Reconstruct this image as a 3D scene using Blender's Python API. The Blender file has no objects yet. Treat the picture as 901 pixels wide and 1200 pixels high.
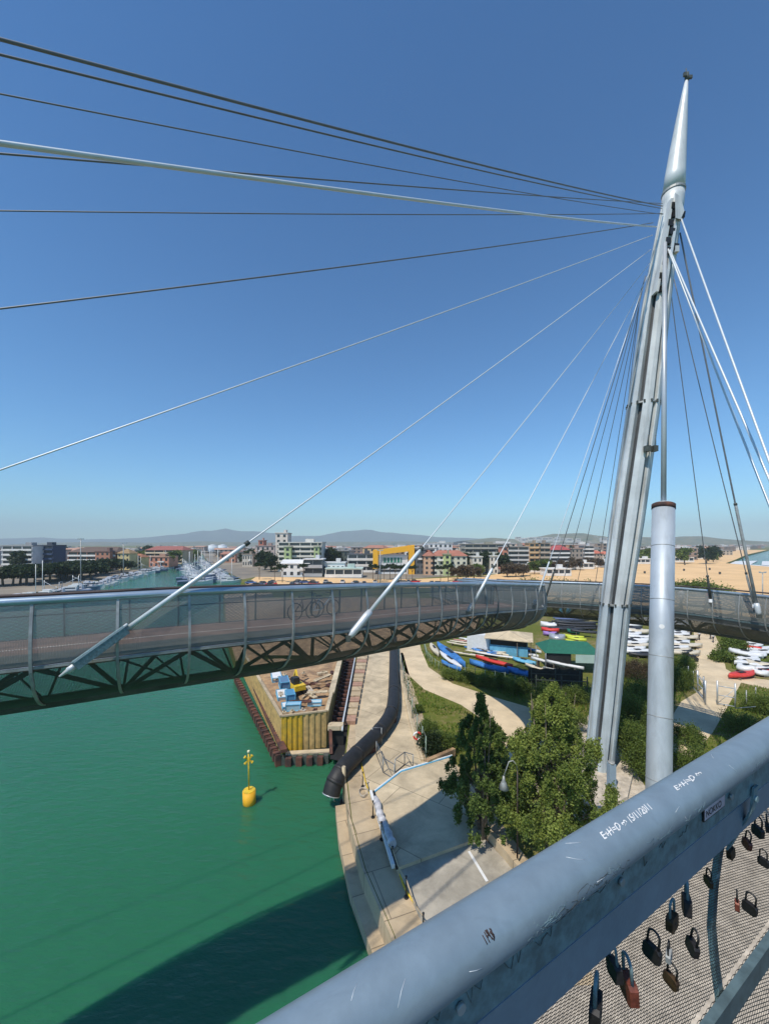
import bpy, math, random
import numpy as np
from mathutils import Vector, Matrix, noise as mnoise
random.seed(7); rng = np.random.default_rng(7)
S = bpy.context.scene
COL = S.collection
R = math.radians
# ------------------------------------------------------------------ camera, light, exposure
F = 460.0; CX = 450.5; HY = 637.0; CZ = 17.5
cam = bpy.data.cameras.new('camera'); camo = bpy.data.objects.new('camera', cam); COL.objects.link(camo)
camo.location = (0, 0, CZ); camo.rotation_euler = (R(90), 0, 0)
cam.sensor_fit = 'VERTICAL'; cam.sensor_height = 36; cam.lens = F/1200*36
cam.shift_y = (HY-600)/1200; cam.clip_start = 0.05; cam.clip_end = 30000
S.camera = camo
SUN_EL = 58.0; SUN_AZ = 38.0           # light travels towards +Y, 18 deg to the right
W = bpy.data.worlds.new('World'); S.world = W; W.use_nodes = True
nt = W.node_tree
sky = nt.nodes.new('ShaderNodeTexSky'); sky.sky_type = 'NISHITA'; sky.sun_disc = False
sky.sun_elevation = R(SUN_EL); sky.sun_rotation = R(180+SUN_AZ)
sky.air_density = 1.1; sky.dust_density = 0.1; sky.ozone_density = 4.0
gr = nt.nodes.new('ShaderNodeMix'); gr.data_type = 'RGBA'; gr.blend_type = 'MULTIPLY'; gr.inputs['Factor'].default_value = 1; gr.inputs['B'].default_value = (.76, .489, .275, 1)
gm = nt.nodes.new('ShaderNodeGamma'); gm.inputs[1].default_value = 1.15
g2 = nt.nodes.new('ShaderNodeMix'); g2.data_type = 'RGBA'; g2.blend_type = 'MULTIPLY'; g2.inputs['Factor'].default_value = 1; g2.inputs['B'].default_value = (.62, 1.60, 3.60, 1)
bg = nt.nodes['Background']; nt.links.new(sky.outputs[0], gr.inputs['A']); nt.links.new(gr.outputs['Result'], gm.inputs[0]); nt.links.new(gm.outputs[0], g2.inputs['A']); nt.links.new(g2.outputs['Result'], bg.inputs[0]); bg.inputs[1].default_value = 0.13
sl = bpy.data.lights.new('sun', 'SUN'); sl.energy = 4.0; sl.angle = R(0.53); sl.color = (1, 0.93, 0.82)
so = bpy.data.objects.new('sun', sl); COL.objects.link(so)
ld = Vector((math.sin(R(SUN_AZ))*math.cos(R(SUN_EL)), math.cos(R(SUN_AZ))*math.cos(R(SUN_EL)), -math.sin(R(SUN_EL))))
so.rotation_euler = ld.to_track_quat('-Z', 'Y').to_euler(); so.location = (-60, -150, 90)
S.view_settings.view_transform = 'Standard'; S.view_settings.look = 'None'
S.view_settings.exposure = 0.17; S.view_settings.gamma = 1.0
S.cycles.transparent_max_bounces = 24
S.cycles.max_bounces = 6
# ------------------------------------------------------------------ pixel helpers (photo pixels -> world metres)
def P(x, y, Y): return Vector(((x-CX)/F*Y, Y, CZ-(y-HY)/F*Y))
def G(x, y, z=1.5):
    Y = F*(CZ-z)/(y-HY); return Vector(((x-CX)/F*Y, Y, z))
def gp(pts, z=1.5): return [G(x, y, z).to_2d() for x, y in pts]
# ------------------------------------------------------------------ materials
def lin(c):
    return tuple(((v/255)/12.92 if v/255 <= .04045 else ((v/255+.055)/1.055)**2.4) for v in c)
def mat(name, col, rough=.7, metal=0, var=.25, scale=3, bump=0, bscale=None, spec=.5, col2=None, coat=0):
    """col: linear albedo; var: brightness mottling; col2: second colour mixed by noise"""
    m = bpy.data.materials.new(name); m.use_nodes = True; n = m.node_tree; L = n.links
    b = n.nodes['Principled BSDF']; b.inputs['Roughness'].default_value = rough
    b.inputs['Metallic'].default_value = metal; b.inputs['Specular IOR Level'].default_value = spec
    tc = n.nodes.new('ShaderNodeTexCoord')
    nz = n.nodes.new('ShaderNodeTexNoise'); nz.inputs['Scale'].default_value = scale; nz.inputs['Detail'].default_value = 6
    nz.inputs['Roughness'].default_value = .62
    L.new(tc.outputs['Object'], nz.inputs['Vector'])
    mx = n.nodes.new('ShaderNodeMix'); mx.data_type = 'RGBA'
    c2 = col2 if col2 else tuple(v*(1-var) for v in col)
    c1 = col if col2 else tuple(min(1, v*(1+var*.5)) for v in col)
    mx.inputs['A'].default_value = (*c2, 1); mx.inputs['B'].default_value = (*c1, 1)
    mr = n.nodes.new('ShaderNodeMapRange'); mr.inputs[1].default_value = .36; mr.inputs[2].default_value = .64
    L.new(nz.outputs['Fac'], mr.inputs[0]); L.new(mr.outputs[0], mx.inputs['Factor'])
    L.new(mx.outputs['Result'], b.inputs['Base Color'])
    if bump:
        n2 = n.nodes.new('ShaderNodeTexNoise'); n2.inputs['Scale'].default_value = bscale or scale*4; n2.inputs['Detail'].default_value = 4
        L.new(tc.outputs['Object'], n2.inputs['Vector'])
        bp = n.nodes.new('ShaderNodeBump'); bp.inputs['Strength'].default_value = 1; bp.inputs['Distance'].default_value = bump
        L.new(n2.outputs['Fac'], bp.inputs['Height']); L.new(bp.outputs[0], b.inputs['Normal'])
    if coat: b.inputs['Coat Weight'].default_value = coat
    return m
def leafmat(name, ca, cb, cc=None):
    m = bpy.data.materials.new(name); m.use_nodes = True; n = m.node_tree; L = n.links
    b = n.nodes['Principled BSDF']; b.inputs['Roughness'].default_value = .55; b.inputs['Specular IOR Level'].default_value = .25
    at = n.nodes.new('ShaderNodeAttribute'); at.attribute_name = 'tint'
    cr = n.nodes.new('ShaderNodeValToRGB'); e = cr.color_ramp.elements
    e[0].color = (*ca, 1); e[1].color = (*cb, 1)
    if cc: x = e.new(.93); x.color = (*cb, 1); e[-1].color = (*cc, 1)
    L.new(at.outputs['Fac'], cr.inputs[0]); L.new(cr.outputs[0], b.inputs['Base Color'])
    tr = n.nodes.new('ShaderNodeBsdfTranslucent'); L.new(cr.outputs[0], tr.inputs[0])
    ms = n.nodes.new('ShaderNodeMixShader'); ms.inputs[0].default_value = .38
    L.new(b.outputs[0], ms.inputs[1]); L.new(tr.outputs[0], ms.inputs[2])
    L.new(ms.outputs[0], n.nodes['Material Output'].inputs[0])
    return m
def netmat(name, col, a, b_, wire, metal=.4, rough=.5):
    """expanded-metal mesh: diamonds a x b metres, wire = share of the cell that is metal"""
    m = bpy.data.materials.new(name); m.use_nodes = True; n = m.node_tree; L = n.links
    b = n.nodes['Principled BSDF']; b.inputs['Base Color'].default_value = (*col, 1)
    b.inputs['Roughness'].default_value = rough; b.inputs['Metallic'].default_value = metal
    uv = n.nodes.new('ShaderNodeUVMap'); sp = n.nodes.new('ShaderNodeSeparateXYZ'); L.new(uv.outputs[0], sp.inputs[0])
    def M(op, *ins):
        k = n.nodes.new('ShaderNodeMath'); k.operation = op
        for i, v in enumerate(ins):
            if isinstance(v, (int, float)): k.inputs[i].default_value = v
            else: L.new(v, k.inputs[i])
        return k.outputs[0]
    u = M('DIVIDE', sp.outputs[0], a); v = M('DIVIDE', sp.outputs[1], b_)
    p = M('ABSOLUTE', M('SUBTRACT', M('FRACT', M('ADD', u, v)), .5))
    q = M('ABSOLUTE', M('SUBTRACT', M('FRACT', M('SUBTRACT', u, v)), .5))
    solid = M('LESS_THAN', M('MINIMUM', p, q), wire/2)
    t = n.nodes.new('ShaderNodeBsdfTransparent')
    ms = n.nodes.new('ShaderNodeMixShader'); L.new(solid, ms.inputs[0]); L.new(t.outputs[0], ms.inputs[1]); L.new(b.outputs[0], ms.inputs[2])
    L.new(ms.outputs[0], n.nodes['Material Output'].inputs[0])
    return m
M_ = {}
M_['steel_light'] = mat('painted_steel_light', (.50, .53, .55), .38, .35, .12, .8)
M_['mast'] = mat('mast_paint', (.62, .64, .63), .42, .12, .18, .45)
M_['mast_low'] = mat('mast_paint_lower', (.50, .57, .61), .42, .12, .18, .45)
M_['mast_groove_shade'] = mat('mast_groove_shade', (.05, .055, .06), .6, .2, .3, 1)  # dark colour stands in for the shade deep in the grooves
M_['pillar'] = mat('pillar_paint', (.46, .51, .55), .50, .25, .10, .5)
M_['rail_near'] = mat('rail_blue_grey_paint', (.20, .265, .315), .40, .12, .12, 9, .0006, 60)
M_['rail_flange'] = mat('rail_flange_paint', (.14, .23, .25), .42, .1, .35, 25, .0008, 90)
M_['rail_far'] = mat('rail_galvanised', (.42, .50, .56), .30, .6, .12, 2)
M_['brown_rail'] = mat('dark_far_rail', (.07, .05, .045), .6, .1, .3, 2)
M_['rib'] = mat('rib_steel', (.36, .37, .36), .5, .3, .3, 3)
M_['edge_dark'] = mat('edge_beam_paint', (.10, .15, .16), .5, .1, .3, 12)
M_['rib_near'] = mat('rib_near_paint', (.17, .26, .28), .5, .1, .4, 18, .001, 60)
M_['truss'] = mat('truss_dark_steel', (.085, .095, .085), .6, .2, .4, 2)
M_['deck'] = mat('deck_brown_surface', (.20, .13, .105), .8, 0, .25, 2)
M_['deck_grey_and_shade'] = mat('deck_grey_with_shade', (.085, .09, .085), .85, 0, .25, 3)  # grey of the viewer's deck, also painted shade on the left deck
M_['deck_line'] = mat('deck_line_paint', (.55, .5, .45), .7)
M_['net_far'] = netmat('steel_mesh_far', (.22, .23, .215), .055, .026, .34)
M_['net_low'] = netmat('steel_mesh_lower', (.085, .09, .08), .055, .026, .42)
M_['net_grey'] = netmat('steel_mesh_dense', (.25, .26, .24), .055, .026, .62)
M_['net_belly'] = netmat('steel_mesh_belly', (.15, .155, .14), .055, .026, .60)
M_['net_near'] = netmat('steel_mesh_near', (.03, .04, .042), .042, .018, .27, .2, .6)
M_['cable'] = mat('cable_grey', (.16, .17, .18), .5, .4, .1)
M_['cable_light'] = mat('cable_white', (.62, .66, .68), .4, .2, .06)
M_['white'] = mat('white_paint', (.74, .74, .72), .5, 0, .1)
M_['black'] = mat('black', (.02, .02, .02), .6)
M_['darkmetal'] = mat('dark_metal', (.05, .05, .05), .45, .6, .3, 20)
M_['rust'] = mat('rusted_steel', (.16, .065, .04), .85, .1, .5, 1.6, .02, 8, col2=(.05, .03, .028))
M_['concrete'] = mat('quay_concrete', (.54, .42, .27), .9, 0, .2, .35, .01, 14)
M_['concrete_pale'] = mat('pale_concrete', (.66, .54, .36), .85, 0, .14, .5, .004, 20)
M_['concrete_grey'] = mat('ramp_concrete', (.40, .36, .29), .9, 0, .2, .9, .006, 16)
M_['earth'] = mat('earth', (.50, .33, .18), .95, 0, .4, .8, .08, 3, col2=(.27, .17, .10))
M_['sand'] = mat('sand', (.74, .48, .23), .95, 0, .12, .05, .03, 1)
M_['path'] = mat('gravel_path_beige', (.64, .51, .33), .95, 0, .16, .5, .02, 8)
M_['yellow_sheet'] = mat('yellow_sheet', (.72, .44, .03), .6, 0, .35, 3, col2=(.50, .33, .05))
M_['ochre_sheet'] = mat('weathered_sheet', (.56, .38, .15), .75, 0, .3, 2.2)
M_['yellow'] = mat('yellow_paint', (.75, .50, .03), .45, 0, .25, 5)
M_['orange_y'] = mat('orange_yellow_facade', (.82, .42, .02), .6, 0, .05)
M_['rubber'] = mat('black_pipe_rubber', (.022, .021, .021), .6, 0, .4, 2.5)
M_['blue'] = mat('blue_tarp', (.05, .20, .50), .6, 0, .3, 1.5, .03, 3)
M_['lblue'] = mat('light_blue_paint', (.14, .42, .62), .6, 0, .2)
M_['red'] = mat('red_paint', (.62, .05, .035), .5, 0, .15)
M_['green_canvas'] = mat('green_canvas', (.015, .13, .085), .8, 0, .15)
M_['trunk'] = mat('bark', (.19, .15, .11), .9, 0, .4, 8, .02, 20)
M_['stone'] = mat('white_stone', (.52, .45, .36), .9, 0, .3, 2, .05, 4)
M_['asphalt'] = mat('asphalt', (.10, .095, .09), .9, 0, .2, 2)
M_['skin'] = mat('skin', (.5, .3, .21), .6)
M_['leaf_a'] = leafmat('poplar_leaves', (.09, .14, .028), (.34, .40, .09))
M_['leaf_t1'] = leafmat('dark_poplar_leaves', (.05, .09, .024), (.19, .26, .06))
M_['leaf_b'] = leafmat('bush_leaves', (.05, .09, .016), (.21, .27, .055))
M_['leaf_dark'] = leafmat('pine_needles', (.014, .032, .010), (.05, .075, .025))
M_['leaf_brown'] = leafmat('brown_twigs', (.07, .05, .03), (.17, .125, .07))
M_['grass'] = leafmat('grass_blades', (.08, .14, .016), (.22, .30, .05), (.42, .36, .14))
def groundmat():
    m = bpy.data.materials.new('ground_grass_and_earth'); m.use_nodes = True; n = m.node_tree; L = n.links
    b = n.nodes['Principled BSDF']; b.inputs['Roughness'].default_value = .95; b.inputs['Specular IOR Level'].default_value = .1
    g = n.nodes.new('ShaderNodeNewGeometry')
    a = n.nodes.new('ShaderNodeTexNoise'); a.inputs['Scale'].default_value = .12; a.inputs['Detail'].default_value = 8; a.inputs['Roughness'].default_value = .7
    L.new(g.outputs['Position'], a.inputs['Vector'])
    c = n.nodes.new('ShaderNodeTexNoise'); c.inputs['Scale'].default_value = 2.2; c.inputs['Detail'].default_value = 6
    L.new(g.outputs['Position'], c.inputs['Vector'])
    r = n.nodes.new('ShaderNodeValToRGB'); e = r.color_ramp.elements
    e[0].position = .34; e[0].color = (.08, .115, .018, 1); e[1].position = .72; e[1].color = (.36, .27, .15, 1)
    x = e.new(.50); x.color = (.13, .14, .03, 1); x = e.new(.60); x.color = (.21, .17, .075, 1)
    ad = n.nodes.new('ShaderNodeMath'); ad.operation = 'MULTIPLY_ADD'; L.new(c.outputs['Fac'], ad.inputs[0]); ad.inputs[1].default_value = .35
    s2 = n.nodes.new('ShaderNodeMath'); s2.operation = 'MULTIPLY'; L.new(a.outputs['Fac'], s2.inputs[0]); s2.inputs[1].default_value = .66
    L.new(s2.outputs[0], ad.inputs[2]); L.new(ad.outputs[0], r.inputs[0]); L.new(r.outputs[0], b.inputs['Base Color'])
    bp = n.nodes.new('ShaderNodeBump'); bp.inputs['Distance'].default_value = .08; L.new(c.outputs['Fac'], bp.inputs['Height']); L.new(bp.outputs[0], b.inputs['Normal'])
    return m
M_['ground'] = groundmat()
def watermat():
    m = bpy.data.materials.new('green_river_water'); m.use_nodes = True; n = m.node_tree; L = n.links
    b = n.nodes['Principled BSDF']; b.inputs['Roughness'].default_value = .07; b.inputs['IOR'].default_value = 1.33
    b.inputs['Subsurface Weight'].default_value = .75; b.inputs['Subsurface Radius'].default_value = (.5, 1.6, 1.1); b.inputs['Subsurface Scale'].default_value = 1.3
    g = n.nodes.new('ShaderNodeNewGeometry')
    mp = n.nodes.new('ShaderNodeMapping'); mp.inputs['Scale'].default_value = (.5, 1.2, 1); mp.inputs['Rotation'].default_value = (0, 0, .5)
    L.new(g.outputs['Position'], mp.inputs[0])
    a = n.nodes.new('ShaderNodeTexNoise'); a.inputs['Scale'].default_value = 1.6; a.inputs['Detail'].default_value = 5; a.inputs['Roughness'].default_value = .55
    L.new(mp.outputs[0], a.inputs['Vector'])
    c = n.nodes.new('ShaderNodeTexNoise'); c.inputs['Scale'].default_value = .035; c.inputs['Detail'].default_value = 3
    L.new(g.outputs['Position'], c.inputs['Vector'])
    mx = n.nodes.new('ShaderNodeMix'); mx.data_type = 'RGBA'
    mx.inputs['A'].default_value = (.016, .116, .054, 1); mx.inputs['B'].default_value = (.030, .160, .078, 1)
    L.new(c.outputs['Fac'], mx.inputs['Factor']); L.new(mx.outputs['Result'], b.inputs['Base Color'])
    bp = n.nodes.new('ShaderNodeBump'); bp.inputs['Distance'].default_value = .17; bp.inputs['Strength'].default_value = .9
    L.new(a.outputs['Fac'], bp.inputs['Height']); L.new(bp.outputs[0], b.inputs['Normal'])
    return m
M_['water'] = watermat()
def weather(m, stretch=(.6, .6, .6), dark=.55, lo=.50, hi=.72, joints=None, rot=0, cracks=0):
    n = m.node_tree; L = n.links; b = n.nodes['Principled BSDF']; src = b.inputs['Base Color'].links[0].from_socket
    tc = n.nodes.new('ShaderNodeTexCoord'); mp = n.nodes.new('ShaderNodeMapping'); mp.inputs['Scale'].default_value = stretch; mp.inputs['Rotation'].default_value = (0, 0, rot)
    L.new(tc.outputs['Object'], mp.inputs[0])
    nz = n.nodes.new('ShaderNodeTexNoise'); nz.inputs['Scale'].default_value = 1; nz.inputs['Detail'].default_value = 9; nz.inputs['Roughness'].default_value = .68; nz.inputs['Distortion'].default_value = .6
    L.new(mp.outputs[0], nz.inputs['Vector'])
    mr = n.nodes.new('ShaderNodeMapRange'); mr.inputs[1].default_value = lo; mr.inputs[2].default_value = hi; mr.inputs[3].default_value = 1; mr.inputs[4].default_value = dark
    L.new(nz.outputs['Fac'], mr.inputs[0]); fac = mr.outputs[0]
    def mul(a, c):
        k = n.nodes.new('ShaderNodeMath'); k.operation = 'MULTIPLY'; L.new(a, k.inputs[0]); L.new(c, k.inputs[1]); return k.outputs[0]
    if joints:
        br_ = n.nodes.new('ShaderNodeTexBrick'); br_.offset = .5; br_.inputs['Scale'].default_value = 1; br_.inputs['Brick Width'].default_value = joints[0]; br_.inputs['Row Height'].default_value = joints[1]
        br_.inputs['Mortar Size'].default_value = .025; br_.inputs['Color1'].default_value = (1, 1, 1, 1); br_.inputs['Color2'].default_value = (.86, .86, .86, 1); br_.inputs['Mortar'].default_value = (.45, .45, .45, 1)
        m2 = n.nodes.new('ShaderNodeMapping'); m2.inputs['Rotation'].default_value = (0, 0, rot); L.new(tc.outputs['Object'], m2.inputs[0]); L.new(m2.outputs[0], br_.inputs['Vector']); fac = mul(fac, br_.outputs['Color'])
    if cracks:
        vo = n.nodes.new('ShaderNodeTexVoronoi'); vo.feature = 'DISTANCE_TO_EDGE'; vo.inputs['Scale'].default_value = cracks
        ad = n.nodes.new('ShaderNodeMixRGB'); ad.blend_type = 'ADD'; ad.inputs[0].default_value = .6; L.new(tc.outputs['Object'], ad.inputs[1]); L.new(nz.outputs['Color'], ad.inputs[2]); L.new(ad.outputs[0], vo.inputs['Vector'])
        m3 = n.nodes.new('ShaderNodeMapRange'); m3.inputs[1].default_value = 0; m3.inputs[2].default_value = .012; m3.inputs[3].default_value = .55; m3.inputs[4].default_value = 1; L.new(vo.outputs['Distance'], m3.inputs[0]); fac = mul(fac, m3.outputs[0])
    mx = n.nodes.new('ShaderNodeMix'); mx.data_type = 'RGBA'; mx.blend_type = 'MULTIPLY'; mx.inputs['Factor'].default_value = 1
    L.new(src, mx.inputs['A']); L.new(fac, mx.inputs['B']); L.new(mx.outputs['Result'], b.inputs['Base Color'])
weather(M_['concrete'], (.5, .5, .5), .55, .48, .75, (4.0, 2.6), -.35, 0)
weather(M_['concrete_pale'], (.45, .45, .45), .55, .44, .74, (5.5, 4.2), .62, 0)
weather(M_['concrete_grey'], (.7, .7, .7), .6, .45, .75, None, 0, 0)
weather(M_['mast'], (1.6, 1.6, .12), .62, .5, .72); weather(M_['mast_low'], (1.6, 1.6, .12), .66, .5, .72)
weather(M_['pillar'], (1.6, 1.6, .10), .76, .48, .72)
weather(M_['rail_near'], (9, 9, 9), .84, .56, .74)
weather(M_['path'], (.3, .3, .3), .78, .5, .75); weather(M_['earth'], (.6, .6, .6), .5, .45, .7)
weather(M_['rubber'], (1, 1, 1), .5, .45, .7); weather(M_['ochre_sheet'], (1.5, 1.5, .3), .7, .5, .7); weather(M_['yellow_sheet'], (1.5, 1.5, .3), .75, .5, .7)
_cm = {}
def cmat(col, rough=.7, var=.12):
    k = (tuple(round(c, 3) for c in col), rough)
    if k not in _cm: _cm[k] = mat('paint_%d' % len(_cm), col, rough, 0, var, .4)
    return _cm[k]
WIN = mat('window_glass_dark', (.035, .045, .055), .15, 0, .2)
# ------------------------------------------------------------------ mesh building
def tag(o, label=None, cat=None, group=None, kind=None):
    if label: o['label'] = label
    if cat: o['category'] = cat
    if group: o['group'] = group
    if kind: o['kind'] = kind
    return o
def empty(name, loc=(0, 0, 0), rz=0):
    o = bpy.data.objects.new(name, None); COL.objects.link(o); o.location = loc; o.rotation_euler = (0, 0, rz)
    o.empty_display_size = .3; return o
class MB:
    def __init__(s): s.v = []; s.f = []; s.mi = []; s.uv = {}; s.cur = 0; s.smooth = []
    def add(s, vs, fs, smooth=False):
        b = len(s.v); s.v += [tuple(p) for p in vs]
        for f in fs: s.f.append([i+b for i in f]); s.mi.append(s.cur); s.smooth.append(smooth)
        return s
    def box(s, c, d, rz=0, tilt=None):
        x, y, z = [k/2 for k in d]
        vs = [Vector((a*x, b*y, e*z)) for a in (-1, 1) for b in (-1, 1) for e in (-1, 1)]
        m = Matrix.Rotation(rz, 3, 'Z')
        if tilt is not None: m = tilt
        vs = [m @ v+Vector(c) for v in vs]
        return s.add(vs, [(0, 1, 3, 2), (4, 6, 7, 5), (0, 4, 5, 1), (2, 3, 7, 6), (0, 2, 6, 4), (1, 5, 7, 3)])
    def bar(s, a, b, w, h, up=(0, 0, 1)):
        a, b = Vector(a), Vector(b); d = (b-a); L = d.length
        if L < 1e-6: return s
        x = d/L; y = Vector(up).cross(x)
        if y.length < 1e-4: y = Vector((1, 0, 0)).cross(x)
        y.normalize(); z = x.cross(y)
        m = Matrix((x, y, z)).transposed()
        return s.box((a+b)/2, (L, w, h), tilt=m)
    def tube(s, pts, r, n=8, cap=True):
        pts = [Vector(p) for p in pts]
        if not isinstance(r, (list, tuple)): r = [r]*len(pts)
        vs = []; up = Vector((0, 0, 1)); prev = None
        for i, p in enumerate(pts):
            d = (pts[min(i+1, len(pts)-1)]-pts[max(i-1, 0)]).normalized()
            if prev is None:
                a = d.cross(up)
                if a.length < .05: a = d.cross(Vector((0, 1, 0)))
                a.normalize()
            else:
                a = (prev-d*prev.dot(d)).normalized()
            prev = a; b = d.cross(a)
            for k in range(n):
                t = 2*math.pi*k/n; vs.append(p+(a*math.cos(t)+b*math.sin(t))*r[i])
        fs = []
        for i in range(len(pts)-1):
            for k in range(n):
                fs.append((i*n+k, i*n+(k+1) % n, (i+1)*n+(k+1) % n, (i+1)*n+k))
        s.add(vs, fs, True)
        if cap:
            b = len(s.v)-len(vs)
            s.f.append([b+k for k in range(n)][::-1]); s.f.append([b+(len(pts)-1)*n+k for k in range(n)])
            s.mi += [s.cur]*2; s.smooth += [False]*2
        return s
    def prism(s, poly, z0, z1, bottom=True):
        n = len(poly); vs = [(p[0], p[1], z0) for p in poly]+[(p[0], p[1], z1) for p in poly]
        fs = [tuple(range(n, 2*n))]+[(i, (i+1) % n, n+(i+1) % n, n+i) for i in range(n)]
        if bottom: fs.append(tuple(range(n))[::-1])
        return s.add(vs, fs)
    def sheet(s, poly, z): return s.add([(p[0], p[1], z) for p in poly], [tuple(range(len(poly)))])
    def loft(s, secs, cap=True, smooth=False):
        n = len(secs[0]); vs = [p for sec in secs for p in sec]; fs = []
        for i in range(len(secs)-1):
            for k in range(n): fs.append((i*n+k, i*n+(k+1) % n, (i+1)*n+(k+1) % n, (i+1)*n+k))
        s.add(vs, fs, smooth)
        if cap:
            b = len(s.v)-len(vs)
            s.f.append([b+k for k in range(n)][::-1]); s.f.append([b+(len(secs)-1)*n+k for k in range(n)])
            s.mi += [s.cur]*2; s.smooth += [False]*2
        return s
    def build(s, name, mats, parent=None, fix=True):
        me = bpy.data.meshes.new(name); me.from_pydata(s.v, [], s.f)
        if not isinstance(mats, (list, tuple)): mats = [mats]
        for m in mats: me.materials.append(m)
        me.polygons.foreach_set('material_index', s.mi); me.polygons.foreach_set('use_smooth', s.smooth)
        if s.uv:
            ul = me.uv_layers.new(name='UVMap')
            for p in me.polygons:
                for li in p.loop_indices: ul.data[li].uv = s.uv.get(me.loops[li].vertex_index, (0, 0))
        me.update()
        if fix:
            import bmesh
            bm = bmesh.new(); bm.from_mesh(me); bmesh.ops.recalc_face_normals(bm, faces=bm.faces); bm.to_mesh(me); bm.free()
        o = bpy.data.objects.new(name, me); COL.objects.link(o)
        if parent: o.parent = parent
        return o
def grid_strip(mb, rows, uvs=None):
    """rows: list of equal-length point lists"""
    b = len(mb.v); n = len(rows[0])
    for i, r in enumerate(rows):
        for k, p in enumerate(r):
            mb.v.append(tuple(p))
            if uvs: mb.uv[b+i*n+k] = uvs[i][k]
    for i in range(len(rows)-1):
        for k in range(n-1):
            mb.f.append([b+i*n+k, b+i*n+k+1, b+(i+1)*n+k+1, b+(i+1)*n+k]); mb.mi.append(mb.cur); mb.smooth.append(True)
def copy_thing(o, loc, rz=0, label=None, scale=None):
    c = o.copy(); COL.objects.link(c); c.location = loc; c.rotation_euler = (0, 0, rz)
    if scale is not None: c.scale = (scale,)*3 if isinstance(scale, (int, float)) else scale
    if label: c['label'] = label
    for ch in list(o.children):
        d = ch.copy(); COL.objects.link(d); d.parent = c
    return c
def leaves(name, centers, radii, n, size, material, parent=None, flat=0.0, aspect=1.6):
    centers = np.array(centers, float); radii = np.array(radii, float)
    if radii.ndim == 1: radii = np.stack([radii]*3, 1)
    w = radii.prod(1)**(2/3); idx = rng.choice(len(centers), n, p=w/w.sum())
    d = rng.normal(size=(n, 3)); d /= np.linalg.norm(d, axis=1)[:, None]
    r = rng.random(n)**.5*np.where(rng.random(n) < .3, 1.55, 1.0)
    c = centers[idx]+d*r[:, None]*radii[idx]
    a = rng.normal(size=(n, 3)); a[:, 2] *= (1-flat); a /= np.linalg.norm(a, axis=1)[:, None]
    b = np.cross(a, rng.normal(size=(n, 3))); b /= np.linalg.norm(b, axis=1)[:, None]
    sz = size*(.6+.8*rng.random(n))[:, None]
    a *= sz*aspect/2; b *= sz/2
    v = np.stack([c-a, c+b, c+a, c-b], 1).reshape(-1, 3)
    me = bpy.data.meshes.new(name); me.vertices.add(4*n); me.loops.add(4*n); me.polygons.add(n)
    me.vertices.foreach_set('co', v.ravel()); me.loops.foreach_set('vertex_index', np.arange(4*n))
    me.polygons.foreach_set('loop_start', np.arange(0, 4*n, 4)); me.polygons.foreach_set('loop_total', np.full(n, 4))
    at = me.attributes.new('tint', 'FLOAT', 'FACE')
    base = rng.random(len(centers))[idx]*.5+rng.random(n)*.5
    at.data.foreach_set('value', base)
    me.materials.append(material); me.update(); me.validate()
    o = bpy.data.objects.new(name, me); COL.objects.link(o)
    if parent: o.parent = parent
    return o
# ------------------------------------------------------------------ SETTING: water, ground, beach, hills
mb = MB(); mb.sheet([(-7400, -600), (7400, -600), (7400, 7400), (-7400, 7400)], 0.0)
tag(mb.build('river_water', M_['water']), kind='structure')
quay_px = [(480, 1150), (462, 1096), (428, 1018), (412, 961), (406, 912), (404, 885), (408, 850), (412, 820), (416, 790), (418, 768),
           (400, 764), (300, 768), (276, 775), (265, 740), (262, 710), (262, 695), (280, 690), (284, 679), (262, 668), (250, 662), (243, 657), (240, 653), (238, 649)]
right = [(200, -300), (14, -300), (16, -60), (11, -14), (5.2, 2)]+[tuple(p) for p in gp(quay_px)]+[(-900, 1500), (-7300, 1500), (-7300, 7300), (7300, 7300), (7300, 5200), (2600, 2200), (961, 981), (523, 566), (346, 387), (278, 320), (267, 272), (235, 150), (215, 0)]
mb = MB(); mb.prism(right, -.6, 1.5)
tag(mb.build('ground', M_['ground']), kind='structure')
left = [(-140, -300), (-118, -60), (-114, 60)]+[tuple(p) for p in gp([(0, 701), (60, 691), (100, 683), (140, 674), (170, 667), (200, 660.5), (225, 655), (236, 650)])]+[(-880, 1499), (-7300, 1499), (-7300, -300)]
mb = MB(); mb.prism(left, -.6, 1.5)
tag(mb.build('ground', M_['ground']), kind='structure')
# beach
beach = gp([(560, 690), (600, 697), (700, 712), (800, 716), (960, 735)])+[Vector((262, 150)), Vector((266.5, 272)), Vector((277.5, 320)), Vector((345, 387)), Vector((521, 566)), Vector((955, 981)), Vector((900, 1010))]+gp([(860, 646), (800, 652), (740, 657), (700, 662), (650, 667), (600, 671), (555, 676), (470, 679), (380, 677), (300, 676), (288, 684), (292, 690), (420, 688)])
mb = MB(); mb.sheet(beach, 1.506); tag(mb.build('beach', M_['sand']), kind='structure')
# wet sand and surf
mb = MB(); mb.sheet([(266, 262), (277, 318), (343, 384), (372, 392), (300, 322), (284, 262)], .35)
mb.sheet([(281, 250), (305, 318), (370, 385), (390, 385), (318, 312), (296, 250)], .22)
tag(mb.build('surf', M_['white']), kind='structure')
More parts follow.
